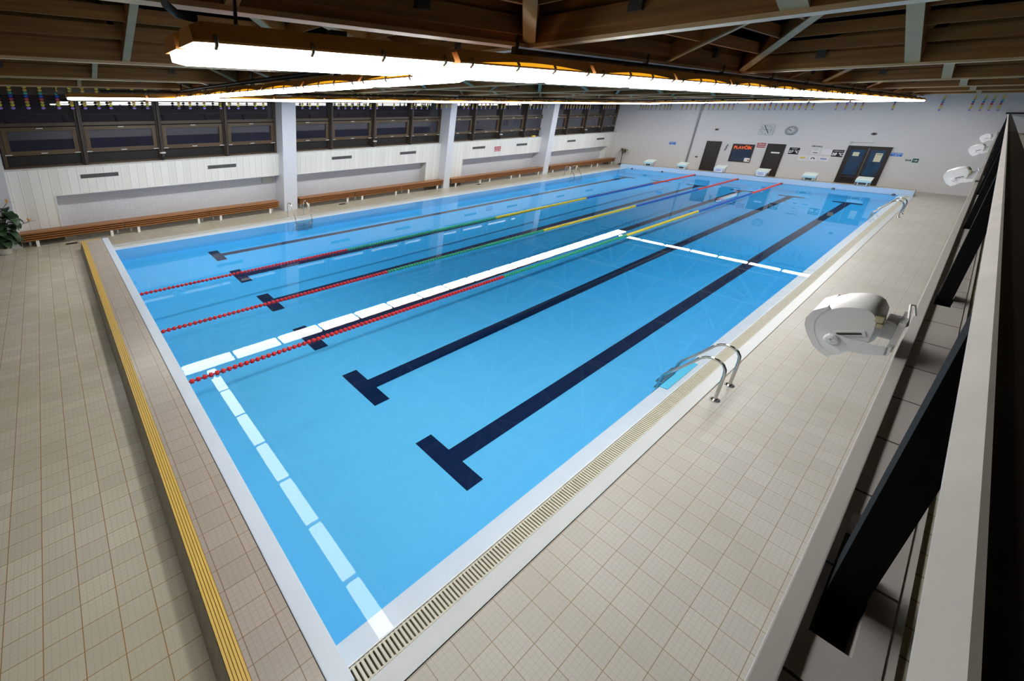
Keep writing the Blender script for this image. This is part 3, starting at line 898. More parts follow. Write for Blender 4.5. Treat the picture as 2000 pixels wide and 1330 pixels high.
# ------------------------------------------------------------------ lane ropes
def cone_float(r):
    b = MB()
    b.lathe([(r * .35, -.034), (r * .8, -.031), (r, -.024), (r, .024), (r * .8, .031), (r * .35, .034)], (0, 0, 0), 'x', 8)
    return b
fm = {}
for nm in ('red', 'green', 'yel', 'blue', 'orange'):
    o = cone_float(.040).build('float', M[nm]); fm[nm] = o.data
    bpy.data.objects.remove(o)
ROPES = [(8.12, 6.15, 13.45, 20.6, 28.0, 'left'), (6.02, 5.9, 13.3, 20.6, 27.9, 'middle'), (4.12, 8.2, 15.06, 21.6, 28.8, 'right')]
LN = {'left': 'lane rope nearest the windows, red then green, yellow, blue and red floats', 'middle': 'middle of the three lane ropes, red then green, yellow, blue and red floats',
      'right': 'lane rope beside the bright lamp reflection, red then green, yellow, blue and red floats'}
for y, xg, xy, xb, xr, nm in ROPES:
    t = thing('lane_rope', (0, y, .02), LN[nm], 'lane rope', 'lane ropes across the pool')
    b = MB(); b.tube([(XN - .0, 0, 0), (XF - .10, 0, 0)], .015, 6); b.build('cable', M['rope'], t)
    x = .04; n = 0
    segs = {k: MB() for k in ('red', 'green', 'yel', 'blue', 'orange')}
    while x < XF - .15:
        c = 'red' if x < xg else 'green' if x < xy else 'yel' if x < xb else 'blue' if x < xr else 'orange'
        if n < 96:
            o = bpy.data.objects.new('float', fm[c]); COL.objects.link(o); o.location = (x, 0, 0); o.parent = t
        else:
            r = .046
            segs[c].lathe([(r * .5, -.045), (r, -.040), (r, .040), (r * .5, .045)], (x, 0, 0), 'x', 7)
        x += .1055; n += 1
    first = True
    rest = MB()
    order = ['red', 'green', 'yel', 'blue', 'orange']
    for mi, k in enumerate(order):
        s = segs[k]
        if s.v: rest.add(s.v, s.f, mi, True)
    o = rest.build('float_run', [M[k] for k in order], t); o['kind'] = 'stuff'
# rope anchors on the far headwall
ANCH = [11.72, 9.9, 8.12, 6.02, 4.12, 2.15, .15]
for k, y in enumerate(ANCH):
    t = thing('rope_anchor', (XF, y, .0), 'dark rope anchor cup on the blue far headwall, %s from the window side' % ORD[k], 'anchor', 'rope anchors on the headwall')
    b = MB(); b.lathe([(.062, -.005), (.052, -.035), (.02, -.045)], (0, 0, 0), 'x', 14); b.build('cup', M['anchor'], t)
    b = MB(); b.tube([(-.05, 0, 0), (-.09, 0, -.015), (-.09, 0, -.05)], .012, 6); b.build('hook', M['steel'], t)

# ------------------------------------------------------------------ starting blocks
def block_parts(t):
    # local: x away from the pool, y across, z up
    b = MB()
    b.prism([(-.02, .23), (-.02, .30), (.58, .43), (.58, .39)], -.26, .26, 'y'); b.build('standing_plate', M['block'], t)
    b = MB(); b.bevbox(-.045, -.02, -.25, .25, .19, .30, .005); b.build('front_fascia', M['blockblue'], t)
    b = MB()
    for s in (-1, 1):
        b.tube([(0, s * .24, .24), (-.02, s * .24, .045), (.34, s * .24, .045), (.40, s * .24, .38)], .013, 6)
    b.tube([(-.02, -.24, .045), (-.02, .24, .045)], .013, 6)
    b.build('frame', M['steel'], t)
    b = MB(); b.bevbox(.02, .36, -.17, .17, .0, .20, .01); b.build('pedestal', M['block'], t)
    b = MB(); b.box(.012, .02, -.13, .13, .06, .17); b.build('number_plate', M['blockdark'], t)
    b = MB(); b.box(-.03, .45, -.2, .2, .0, .012); b.build('base_plate', M['blockdark'], t)
BLK = [10.87, 8.96, 7.04, 5.11, 3.19, 1.28]
pb = None
bl = ['leftmost white starting block, nearest the far palm', 'white starting block left of the first dark door', 'white starting block with a paper notice between door and lifeguard window',
      'white starting block with a paper notice before the second dark door', 'white starting block standing alone before the wall notices', 'white starting block before the glazed double door']
for k, y in enumerate(BLK):
    if pb is None:
        o = thing('starting_block', (0, 0, 0), bl[k], 'starting block', 'starting blocks'); block_parts(o); pb = o
    else:
        o = copy_tree(pb)
    o.location = (XF + .10, y, PZ - .012)
    tag(o, bl[k], 'starting block', 'starting blocks')
for k, lab in ((2, 'white paper notice taped to the third starting block from the left'), (3, 'white paper notice taped to the fourth starting block from the left')):
    t = thing('paper_notice', (XF + .045, BLK[k], PZ + .155), lab, 'notice', 'paper notices on the blocks')
    b = MB(); b.box(-.004, 0, -.19, .19, -.12, .12); b.build('sheet', M['paper'], t)
    b = MB()
    for i, (w, z) in enumerate(((.13, .06), (.11, .01), (.14, -.04))):
        b.box(-.006, -.004, -w, w, z - .012, z + .012)
    b.build('text_lines', M['bluetext'], t)

# ------------------------------------------------------------------ ladders
RAILP = [(-.588, 0), (-.588, .44), (-.575, .53), (-.535, .595), (-.47, .632), (-.40, .638), (-.335, .615), (-.28, .57), (-.235, .50), (-.11, .31), (.04, .10), (.075, .03), (.09, -.06), (.10, -.38)]
def ladder_parts(t, x0, x1, f, zb):
    b = MB()
    for x in (x0, x1):
        b2 = MB(); b2.tube([(x, f(y), max(z, zb)) for y, z in RAILP], .021, 12); b2.build('handrail', M['steel'], t)
        b3 = MB(); b3.lathe([(.062, 0), (.062, .010), (.045, .022), (.026, .028)], (x, f(-.588), 0), 'z', 18, 0, 1.25); b3.build('floor_flange', M['steel'], t)
    for z in (-.10, -.22, -.34):
        if z > zb:
            b4 = MB(); b4.bevbox(x0 - .02, x1 + .02, min(f(.06), f(.14)), max(f(.06), f(.14)), z - .012, z + .012, .006)
            b4.build('tread', M['steel'], t)
t = thing('pool_ladder', (0, 0, 0), 'stainless steel pool ladder at the right edge in the foreground', 'ladder', 'pool ladders'); ladder_parts(t, 6.57, 7.22, lambda y: y, -.38)
t = thing('pool_ladder', (0, 0, 0), 'stainless steel pool ladder at the right edge near the far headwall', 'ladder', 'pool ladders'); ladder_parts(t, 27.1, 28.1, lambda y: y, -.34)
t = thing('pool_ladder', (0, 0, 0), 'stainless steel pool ladder at the left edge before the first white column', 'ladder', 'pool ladders'); ladder_parts(t, 6.52, 7.26, lambda y: 12.15 - y, -.38)
t = thing('pool_ladder', (0, 0, 0), 'stainless steel pool ladder at the left edge by the last white column', 'ladder', 'pool ladders'); ladder_parts(t, 26.9, 27.75, lambda y: 12.0 - y, -.34)
# blue recess in the right overflow lip behind the ladder
tr = sempty('trim_4')
b = MB(); b.box(6.27, 7.53, -.10, .0, -.010, .0015); b.build('ladder_recess', M['liner_wall'], tr)

# ------------------------------------------------------------------ benches
def bench_parts(t, L):
    b = MB(); b.bevbox(0, L - .01, -.205, .205, .425, .475, .008); b.build('seat_top', M['benchtop'], t)
    for z in (.372, .302, .232):
        b = MB(); b.bevbox(.01, L - .02, -.192, -.165, z - .019, z + .019, .005); b.build('front_slat', M['bench'], t)
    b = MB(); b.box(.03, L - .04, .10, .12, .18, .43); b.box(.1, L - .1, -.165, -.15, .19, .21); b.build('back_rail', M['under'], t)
    b = MB(); b.box(.02, L - .03, -.15, -.14, .20, .425); b.build('gap_shade', M['benchshade'], t)  # dark sheet added behind the slats to stand for shaded gaps
    for x in (.44, L - .44):
        b = MB(); b.bevbox(x - .045, x + .045, -.195, -.152, 0, .20, .006); b.build('leg', M['legwhite'], t)
        s = .22 if x < L / 2 else -.22
        b = MB(); b.bevbox(x - s - .03, x - s + .03, .08, .12, 0, .42, .006); b.build('leg', M['legwhite'], t)
BN = [(-2.46, 3.06, 'nearest', 'first'), (.60, 3.06, 'nearest', 'second'), (3.66, 3.06, 'nearest', 'third'),
      (7.72, 3.05, 'second', 'first'), (10.77, 3.05, 'second', 'second'), (13.82, 3.03, 'second', 'third'),
      (17.42, 3.02, 'third', 'first'), (20.44, 3.02, 'third', 'second'), (23.46, 2.95, 'third', 'third'),
      (27.25, 3.05, 'farthest', 'first'), (30.30, 3.05, 'farthest', 'second'), (33.35, 3.1, 'farthest', 'third')]
pbn = {}
for x, L, bay, o_ in BN:
    y = 14.0 if x < 17 else 13.97
    lab = 'varnished wooden slatted bench below the %s window bay, %s from its near side' % (bay, o_)
    if L not in pbn:
        t = thing('bench', (0, 0, 0), lab, 'bench', 'benches along the left wall'); bench_parts(t, L); pbn[L] = t
    else:
        t = copy_tree(pbn[L])
    t.location = (x, y, 0)
    tag(t, lab, 'bench', 'benches along the left wall')

# ------------------------------------------------------------------ left wall fittings
VN = [(-.42, .70, 'nearest'), (3.92, 5.04, 'nearest'), (9.72, 10.81, 'second'), (13.91, 15.0, 'second'), (19.55, 20.65, 'third'), (23.78, 24.88, 'third'), (29.71, 30.77, 'farthest'), (33.84, 34.93, 'farthest')]
for k, (x0, x1, bay) in enumerate(VN):
    z = 2.05 - .0027 * x0
    t = thing('vent_grille', (x0, 14.25, z), 'grey slotted vent grille in the white cladding below the %s bay, %s one' % (bay, 'first' if k % 2 == 0 else 'second'), 'vent', 'vent grilles in the cladding')
    Lx = x1 - x0
    b = MB(); b.box(-.05, Lx + .05, -.012, 0, -.085, -.065); b.box(-.05, Lx + .05, -.012, 0, .065, .085); b.box(-.05, -.02, -.012, 0, -.07, .07); b.box(Lx + .02, Lx + .05, -.012, 0, -.07, .07); b.build('frame', M['white'], t)
    b = MB(); b.box(-.02, Lx + .02, -.003, 0, -.065, .065); b.build('backing', M['ventdark'], t)
    b = MB()
    n = 26
    for i in range(n):
        x = Lx * (i + .5) / n
        b.box(x - .009, x + .009, -.010, -.004, -.062, .062)
    b.build('slat', M['vent'], t)
t = thing('warning_sign', (21.87, 14.24, 1.84), 'red square sign with two white lines on the third bay cladding', 'sign')
b = MB(); b.box(-.33, .33, -.008, 0, -.165, .165); b.build('border', M['signwhite'], t)
b = MB(); b.box(-.30, .30, -.011, -.008, -.14, .14); b.build('panel', M['signred'], t)
text('ZÁKAZ', 'lettering', .11, (0, -.013, .05), '-y', M['signwhite'], t, xscale=1.35)
text('SKÁKÁNÍ', 'lettering', .11, (0, -.013, -.07), '-y', M['signwhite'], t, xscale=1.25)
t = thing('cabinet_box', (6.6, 14.65, 1.27), 'small cream electrical box under the cladding beside the first column', 'box')
b = MB(); b.bevbox(-.27, .27, -.06, 0, -.12, .12, .008); b.build('body', M['box'], t)
b = MB(); b.bevbox(-.20, .20, -.07, -.06, -.08, .08, .004); b.build('cover', M['box'], t)
for k, (x, bay) in enumerate(((2.29, 'nearest'), (12.19, 'second'), (22.0, 'third'), (31.88, 'farthest'))):
    t = thing('mullion_lamp', (x, 14.22, 2.62), 'small round grey fitting on the middle mullion of the %s window bay' % bay, 'fitting', 'round fittings on the mullions')
    b = MB(); b.lathe([(.02, -.03), (.075, -.025), (.085, 0), (.07, .025), (.03, .03)], (0, 0, .06), 'z', 16, 0, 1.3); b.build('dome', M['white'], t)
    b = MB(); b.lathe([(.045, -.16), (.055, -.1), (.045, 0)], (0, 0, .03), 'z', 12, 0, 1.3); b.build('bracket', M['louvre'], t)
    b = MB(); b.box(-.03, .03, 0, .1, -.05, .02); b.build('arm', M['louvre'], t)
t = thing('sill_tin', (25.6, 14.33, 2.41), 'small yellow object lying on the third window sill', 'tin')
b = MB(); b.bevbox(-.14, .14, -.05, .05, 0, .07, .01); b.build('body', M['yel'], t)
b = MB(); b.bevbox(-.15, .15, -.055, .055, .07, .09, .006); b.build('lid', M['d_gold'], t)
for k, (x, y) in enumerate(((-1.1, 13.62), (9.88, 13.62), (19.6, 13.55))):
    t = thing('floor_drain', (x, y, 0), 'brown rectangular drain cover in the floor before the %s bay bench' % bayname[k], 'drain', 'drain covers by the benches')
    b = MB(); b.box(-.17, .17, -.08, .08, 0, .006); b.build('frame', M['drain'], t)
    b = MB()
    for i in range(6):
        b.box(-.15 + i * .052, -.125 + i * .052, -.065, .065, .006, .010)
    b.build('bars', M['blackmetal'], t)

# ------------------------------------------------------------------ plants
def leaf(mb, base, dirv, length, width, droop=.35, mi=0, fold=.12):
    base = Vector(base); d = Vector(dirv).normalized()
    side = d.cross(Vector((0, 0, 1)))
    if side.length < .05: side = Vector((1, 0, 0))
    side.normalize()
    n = 6
    vs = []
    for i in range(n + 1):
        t = i / n
        c = base + d * (length * t) + Vector((0, 0, -droop * length * t * t))
        w = width * math.sin(PI * min(1, .06 + .94 * t) ** .8) * .5 + .002
        up = side.cross(d) * (fold * w)
        vs += [c - side * w + up, c, c + side * w + up]
    fs = []
    for i in range(n):
        o = 3 * i
        fs += [(o, o + 3, o + 4, o + 1), (o + 1, o + 4, o + 5, o + 2)]
    mb.add(vs, fs, mi, True)
t = thing('potted_plant', (-2.88, 13.55, 0), 'potted plant with broad dark green leaves and two orange flowers beside the nearest bench', 'plant')
b = MB(); b.lathe([(.15, 0), (.175, .02), (.19, .25), (.19, .27), (.172, .27), (.165, .22)], (0, 0, 0), 'z', 24, 0, 1.15); b.build('pot', M['pot'], t)
b = MB(); b.lathe([(.165, .20), (.10, .235), (.02, .24)], (0, 0, 0), 'z', 18, 0, 1.1); b.build('moss', M['soil'], t)
b = MB()
lm = MB(); rnd = random.Random(5)
def broad_leaf(mb, base, az, tilt, length, width, mi):
    """paddle leaf whose blade hangs facing outwards from the plant"""
    out = Vector((math.cos(az), math.sin(az), 0)); side = Vector((-math.sin(az), math.cos(az), 0))
    n = 7
    vs = []
    for i in range(n + 1):
        t = i / n
        ang = tilt - 1.9 * t
        if i == 0:
            c = Vector(base)
        else:
            c = c + (out * math.cos(ang) + Vector((0, 0, 1)) * math.sin(ang)) * (length / n)
        w = width * .5 * (math.sin(PI * (.04 + .94 * t)) ** .55)
        nrm = out * -math.sin(ang) + Vector((0, 0, 1)) * math.cos(ang)
        vs += [c - side * w + nrm * w * .22, c, c + side * w + nrm * w * .22]
    fs = []
    for i in range(n):
        o = 3 * i
        fs += [(o, o + 3, o + 4, o + 1), (o + 1, o + 4, o + 5, o + 2)]
    mb.add(vs, fs, mi, True)
for i in range(46):
    a = rnd.uniform(-PI, -.08); h = .36 + 1.06 * (i / 46); r = rnd.uniform(.02, .14)
    bp_ = (r * math.cos(a) + .26 * max(0, h - .5), r * math.sin(a), h)
    b.tube([(.02 * math.cos(a), .02 * math.sin(a), .2), (bp_[0] * .6, bp_[1] * .6, h * .7), bp_], .008, 5)
    broad_leaf(lm, bp_, a, rnd.uniform(.3, 1.1), rnd.uniform(.36, .58), rnd.uniform(.22, .30), i % 2)
b.build('stem', M['stem'], t); lm.build('leaves', [M['leaf'], M['leaf2']], t)
for k, (p, q) in enumerate((((.02, -.02, 1.15), (.36, -.10, 1.55)), ((.12, -.05, .75), (.78, -.12, .92)))):
    f_ = MB(); f_.tube([(0, 0, .3), p, q], .009, 5); f_.build('flower_stalk', M['stem'], t)
    f_ = MB()
    for i in range(5):
        a = -.5 + i * .28
        leaf(f_, q, (math.sin(a) + .3, -.2 + .1 * i, math.cos(a)), .16, .04, .05, 0)
    f_.build('flower', M['petal'], t)
    f_ = MB(); leaf(f_, q, (1, -.2, .25), .24, .05, .1, 0); leaf(f_, q, (-.8, .1, .1), .14, .04, .1, 0); f_.build('flower_bract', M['leaf2'], t)
t = thing('palm_plant', (36.3, 13.3, 0), 'small palm with a thin bare trunk in the far left corner', 'plant')
b = MB(); b.tube([(0, 0, .1), (.0, .03, .6), (0, .02, 1.0)], .022, 8); b.build('trunk', M['trunk'], t)
lm = MB(); rnd = random.Random(3)
for i in range(30):
    a = rnd.uniform(0, 2 * PI)
    leaf(lm, (0, rnd.uniform(-.12, .12), .98 + rnd.uniform(-.05, .22)), (math.cos(a), math.sin(a), rnd.uniform(-.2, .8)), rnd.uniform(.25, .40), .11, .6, 0)
lm.build('leaves', [M['leaf3']], t)
b = MB(); rnd = random.Random(4)
for i in range(40):
    a = rnd.uniform(0, 2 * PI)
    leaf(b, (.08 * math.cos(a), .08 * math.sin(a), .05), (math.cos(a), math.sin(a), rnd.uniform(.1, .9)), rnd.uniform(.14, .24), .06, .5, 0)
b.build('undergrowth', M['leaf'], t)
b = MB(); b.lathe([(.10, 0), (.13, .01), (.15, .10), (.13, .10)], (0, 0, 0), 'z', 16); b.build('pot', M['trunk'], t)

# ------------------------------------------------------------------ far wall doors, window, signs
FX = FW - .001
def yz(y):           # features were surveyed on a plane 0.25 m nearer; carry them to the wall
    return -1.717 + (y + 1.717) * (FW + 1.27) / (36.5 + 1.27)
def zz(z):
    return 4.158 + (z - 4.158) * (FW + 1.27) / (36.5 + 1.27)
def door(n, y0, y1, ztop):
    y0, y1, ztop = yz(y0), yz(y1), zz(ztop)
    d = sempty('door_%d' % n)
    b = MB(); b.box(FX - .05, FX, y0, y0 + .05, 0, ztop); b.box(FX - .05, FX, y1 - .05, y1, 0, ztop); b.box(FX - .05, FX, y0 + .05, y1 - .05, ztop - .05, ztop); b.build('door_frame', M['doorframe'], d)
    b = MB(); b.bevbox(FX - .035, FX - .005, y0 + .05, y1 - .05, 0, ztop - .05, .004); b.build('door_leaf', M['doorwood'], d)
    b = MB(); b.lathe([(.012, -.0), (.012, -.04), (.03, -.045), (.034, -.065), (.02, -.08)], (FX - .03, y1 - .14, .95), 'x', 12); b.build('door_handle', M['clip_dark'], d)
    return d
door(1, 7.80, 8.57, 2.055)
d2 = door(2, 4.85, 5.64, 2.062)
b = MB(); b.box(FX - .042, FX - .035, yz(5.01), yz(5.38), zz(1.51), zz(1.59)); b.build('name_plate', M['signwhite'], d2)
# glazed double door
d3 = sempty('door_3')
ya, yb_, zt = yz(.955), yz(2.46), zz(2.163)
ym = (ya + yb_) / 2
b = MB(); b.box(FX - .07, FX, ya, ya + .07, 0, zt); b.box(FX - .07, FX, yb_ - .07, yb_, 0, zt); b.box(FX - .07, FX, ya + .07, yb_ - .07, zt - .07, zt); b.build('door_frame', M['doorframe'], d3)
for s, (a, c) in enumerate(((ya + .07, ym - .01), (ym + .01, yb_ - .07))):
    b = MB(); xx0, xx1 = FX - .055, FX - .01
    b.box(xx0, xx1, a, a + .10, 0, zt - .07); b.box(xx0, xx1, c - .10, c, 0, zt - .07); b.box(xx0, xx1, a + .10, c - .10, zt - .19, zt - .07); b.box(xx0, xx1, a + .10, c - .10, 0, .22)
    b.box(xx0, xx1, a + .10, c - .10, .56, .60)
    b.build('door_leaf', M['doorframe'], d3)
    flat('glass_pane', [((FX - .03, a + .09, .59), (FX - .03, a + .09, zt - .18), (FX - .03, c - .09, zt - .18), (FX - .03, c - .09, .59))], M['doorglass'], d3)
    flat('glass_pane', [((FX - .03, a + .09, .21), (FX - .03, a + .09, .57), (FX - .03, c - .09, .57), (FX - .03, c - .09, .21))], M['pane'], d3)
    hy = ym - .07 if s == 0 else ym + .07
    b = MB(); b.bevbox(FX - .075, FX - .055, hy - .02, hy + .02, .92, 1.14, .004); b.tube([(FX - .07, hy, 1.03), (FX - .12, hy, 1.03), (FX - .12, hy + (.1 if s else -.1), 1.03)], .010, 6); b.build('door_handle', M['clip_dark'], d3)
b = MB(); b.tube([(FX - .02, yz(2.42), 2.2), (FX - .02, yz(2.42), 2.33), (FX - .02, yz(1.62), 2.33)], .012, 6); b.bevbox(FX - .05, FX, yz(2.42) - .05, yz(2.42) + .05, 2.28, 2.37, .01); b.build('cable_duct', M['box'], d3)
def board(name, y0, y1, z0, z1, mat, label, cat, border=None, depth=.012, xoff=0.0):
    y0, y1, z0, z1 = yz(y0), yz(y1), zz(z0), zz(z1)
    t = thing(name, (FX - xoff, (y0 + y1) / 2, (z0 + z1) / 2), label, cat)
    hy, hz = (y1 - y0) / 2, (z1 - z0) / 2
    if border:
        b = MB(); b.box(-depth, 0, -hy - .02, hy + .02, -hz - .02, hz + .02); b.build('border', border, t)
        b = MB(); b.box(-depth - .004, -depth, -hy, hy, -hz, hz); b.build('panel', mat, t)
        return t, hy, hz, -depth - .006
    b = MB(); b.box(-depth, 0, -hy, hy, -hz, hz); b.build('panel', mat, t)
    return t, hy, hz, -depth - .002
t, hy, hz, x = board('paper_sheet', 1.98, 2.20, 1.62, 1.83, M['papercream'], 'cream sheet behind the glass of the left double door leaf', 'paper', xoff=.031)
t, hy, hz, x = board('paper_sheet', 1.18, 1.42, 1.38, 1.83, M['papercream'], 'tall cream sheet on the glass of the right double door leaf', 'paper', xoff=.031)
b = MB(); b.box(x, x + .001, -.1, .08, .14, .17); b.box(x, x + .001, -.11, .11, .03, .035); b.build('text_lines', M['blockdark'], t)
# lifeguard window
wg = sempty('window_17')
y0, y1, z0, z1 = yz(6.19), yz(7.22), zz(.852), zz(1.955)
b = MB(); b.box(FX - .05, FX, y0, y0 + .055, z0, z1); b.box(FX - .05, FX, y1 - .055, y1, z0, z1); b.box(FX - .05, FX, y0 + .055, y1 - .055, z1 - .05, z1); b.box(FX - .05, FX, y0 + .055, y1 - .055, z0, z0 + .06); b.build('window_frame', M['doorframe'], wg)
flat('window_pane', [((FX - .02, y0 + .05, z0 + .05), (FX - .02, y0 + .05, z1 - .04), (FX - .02, y1 - .05, z1 - .04), (FX - .02, y1 - .05, z0 + .05))], M['pane_low'], wg)
text('PLAVČÍK', 'window_lettering', .235, (FX - .03, (y0 + y1) / 2 + .01, zz(1.735)), '-x', M['signorange'], wg, xscale=.94, extr=.004, bold=.010)
t, hy, hz, x = board('first_aid_notice', 6.215, 6.47, .895, 1.12, M['signwhite'], 'white notice with a small red cross in the lifeguard window corner', 'notice', xoff=.052, depth=.006)
b = MB(); b.box(x, x + .001, -.09, -.05, -.07, .03); b.box(x, x + .001, -.12, -.02, -.04, .0); b.build('red_cross', M['signred'], t)
t, hy, hz, x = board('warning_sign', 5.73, 6.115, 1.80, 2.09, M['signred'], 'red sign with white text between the lifeguard window and a door', 'sign', M['signwhite'])
text('ZÁKAZ', 'lettering', .095, (x, 0, .06), '-x', M['signwhite'], t, xscale=1.0, bold=.003)
text('SKÁKÁNÍ', 'lettering', .085, (x, 0, -.06), '-x', M['signwhite'], t, xscale=.95, bold=.003)
for lab, a, c, s1, s2 in (('black board reading water 27 degrees right of the second dark door', 4.23, 4.67, 'VODA', '27 °C'), ('black board reading air 28 degrees left of the glazed double door', 2.53, 2.965, 'VZDUCH', '28 °C')):
    t, hy, hz, x = board('temperature_board', a, c, 1.512, 1.905, M['signblack'], lab, 'sign', M['signwhite'], .008)
    text(s1, 'lettering', .085, (x, 0, .115), '-x', M['signwhite'], t, shear=.15)
    text(s2, 'digits', .20, (x, 0, -.055), '-x', M['signwhite'], t, shear=.2, extr=.004, bold=.007, xscale=.92)
t = thing('wall_lettering', (FX, yz(3.61), zz(2.035)), 'black word Informace on the tiles above the sponsor sheets', 'lettering')
text('Informace', 'letters', .13, (-.004, 0, 0), '-x', M['ink'], t, xscale=.78, extr=.004, bold=.003)
def sheet(y0, y1, z0, z1, lab, cat='sheet'):
    return board('notice_sheet', y0, y1, z0, z1, M['paper'], lab, cat, None, .012)
t, hy, hz, x = sheet(3.46, 3.73, 1.60, 1.89, 'small white sheet with a dark red line below the word Informace')
b = MB(); b.box(x, x + .001, -.09, .10, .10, .12); b.box(x, x + .001, -.09, .08, .05, .06); b.build('text_lines', M['clockrim'], t)
b = MB(); b.box(x, x + .001, -.10, .09, -.09, -.05); b.build('red_line', M['signmaroon'], t)
t, hy, hz, x = sheet(2.985, 3.37, 1.61, 1.888, 'blank pale sheet left of the air temperature board')
b = MB(); b.box(x, x + .001, -.15, -.05, .05, .06); b.build('text_lines', M['d_purple'], t)
t, hy, hz, x = sheet(3.83, 4.19, 1.208, 1.487, 'framed white sheet with a yellow logo, left of three')
b = MB(); b.box(x, x + .001, -.12, .10, -.01, .06); b.build('logo', M['signyellow'], t)
b = MB(); b.box(x, x + .001, -.12, .10, -.05, -.03); b.build('logo_line', M['clockrim'], t)
t, hy, hz, x = sheet(3.405, 3.785, 1.21, 1.50, 'framed white sheet with a dark arch logo, middle of three')
b = MB()
for i in range(8):
    a0, a1 = PI * i / 8, PI * (i + 1) / 8
    b.quad((x, .085 * math.cos(a0), -.05 + .11 * math.sin(a0)), (x, .085 * math.cos(a1), -.05 + .11 * math.sin(a1)), (x, .045 * math.cos(a1), -.05 + .065 * math.sin(a1)), (x, .045 * math.cos(a0), -.05 + .065 * math.sin(a0)))
b.build('logo', M['signmaroon'], t)
t, hy, hz, x = sheet(2.98, 3.365, 1.219, 1.505, 'framed white sheet with a pale blue logo, right of three')
b = MB(); b.box(x, x + .001, -.11, .13, -.03, .03); b.build('logo', M['bluetext'], t)
for lab, a, c, z0, z1 in (('blue depth sign reading 1,30 m beside the glazed double door', .565, .947, 1.71, 1.892), ('small blue depth sign on the bare tiles at the far left', 10.25, 10.62, 1.70, 1.883)):
    t, hy, hz, x = board('depth_sign', a, c, z0, z1, M['signblue'], lab, 'sign', None, .010)
    text('HLOUBKA', 'lettering', .085, (x, 0, .042), '-x', M['signwhite'], t, xscale=.9)
    text('1,30 m', 'lettering', .085, (x, 0, -.045), '-x', M['signwhite'], t)
t, hy, hz, x = board('exit_strip', .22, .40, 1.515, 1.595, M['signgreen'], 'narrow green sign strip left of the arrow sign', 'sign', None, .010)
b = MB(); b.box(x, x + .001, -.06, .06, .012, .022); b.box(x, x + .001, -.05, .05, -.018, -.008); b.build('text_lines', M['papercream'], t)
t, hy, hz, x = board('exit_sign', -.006, .186, 1.458, 1.656, M['signgreen'], 'green square sign with a white arrow right of the double door', 'sign', None, .010)
b = MB(); b.prism([(.065, -.014), (.065, .014), (-.005, .014), (-.005, .05), (-.072, 0), (-.005, -.05), (-.005, -.014)], x, x + .003, 'x'); b.build('arrow', M['papercream'], t)
# clocks
t = thing('wall_clock', (FX, yz(5.925), zz(2.88)), 'square white wall clock with black hands on the far wall', 'clock')
b = MB(); b.bevbox(-.06, 0, -.32, .32, -.32, .32, .01); b.build('case', M['clockface'], t)
b = MB()
for i in range(12):
    a = i * PI / 6
    d = Vector((0, -math.sin(a), math.cos(a)))
    b.beam(Vector((-.0625, 0, 0)) + d * .21, Vector((-.0625, 0, 0)) + d * .265, .022, .004, (1, 0, 0))
b.build('hour_marks', M['ink'], t)
for nm, a, L, w in (('hour_hand', 2.55, .22, .034), ('minute_hand', -.45, .29, .030), ('second_hand', 1.75, .25, .012), ('second_hand', -1.42, .22, .016)):
    d = Vector((0, -math.sin(a), math.cos(a)))
    b = MB(); b.beam(Vector((-.067, 0, 0)) - d * .03, Vector((-.067, 0, 0)) + d * L, w, .004, (1, 0, 0)); b.build(nm, M['ink'], t)
t = thing('wall_clock', (FX, yz(4.868), zz(2.86)), 'round white wall clock right of the square clock', 'clock')
b = MB(); b.lathe([(.24, 0), (.255, -.03), (.25, -.06), (.225, -.062)], (0, 0, 0), 'x', 32); b.build('case', M['clockrim'], t)
b = MB(); b.lathe([(.226, -.05), (.226, -.064)], (0, 0, 0), 'x', 32); b.build('dial', M['clockface'], t)
b = MB()
for i in range(12):
    a = i * PI / 6
    d = Vector((0, -math.sin(a), math.cos(a)))
    b.beam(Vector((-.066, 0, 0)) + d * .165, Vector((-.066, 0, 0)) + d * .20, .034, .004, (1, 0, 0))
b.build('hour_marks', M['ink'], t)
for nm, a, L, w in (('hour_hand', -1.05, .12, .026), ('minute_hand', -1.0, .18, .018)):
    d = Vector((0, -math.sin(a), math.cos(a)))
    b = MB(); b.beam(Vector((-.069, 0, 0)) - d * .03, Vector((-.069, 0, 0)) + d * L, w, .004, (1, 0, 0)); b.build(nm, M['ink'], t)
for lab, y, z in (('oval grey wall fitting above the first dark door', 8.26, 2.795), ('oval grey wall fitting above the glazed double door', 1.773, 2.805)):
    t = thing('oval_fitting', (FX, yz(y), zz(z)), lab, 'fitting')
    b = MB(); b.lathe([(.085, 0), (.085, -.03), (.06, -.06)], (0, 0, 0), 'x', 18); o = b.build('rim', M['clockrim'], t); o.scale = (1, 1.3, .8)
    b = MB(); b.lathe([(.055, -.055), (.03, -.075)], (0, 0, 0), 'x', 18); o = b.build('lens', M['drain'], t); o.scale = (1, 1.3, .8)
t = thing('hanging_gear', (FX, yz(7.51), zz(1.7)), 'black twisted cord hanging on a hook left of the lifeguard window', 'cord')
b = MB(); b.tube([(-.03, -.01, .19), (-.03, -.045, .12), (-.03, .03, .05), (-.03, -.03, -.03), (-.03, .04, -.10), (-.03, .01, -.15), (-.03, .05, -.19)], .022, 8); b.build('cord', M['ink'], t)
b = MB(); b.tube([(0, -.01, .2), (-.05, -.01, .2), (-.05, -.01, .16)], .008, 6); b.build('hook', M['steel'], t)
t = thing('wall_socket', (FX, yz(8.93), zz(.98)), 'small black and white sockets left of the first dark door', 'socket')
for i, dy in enumerate((.07, 0, -.07)):
    b = MB(); b.bevbox(-.03, 0, dy - .028, dy + .028, -.04, .04, .006); b.build('outlet', M['white'] if i == 0 else M['ink'], t)

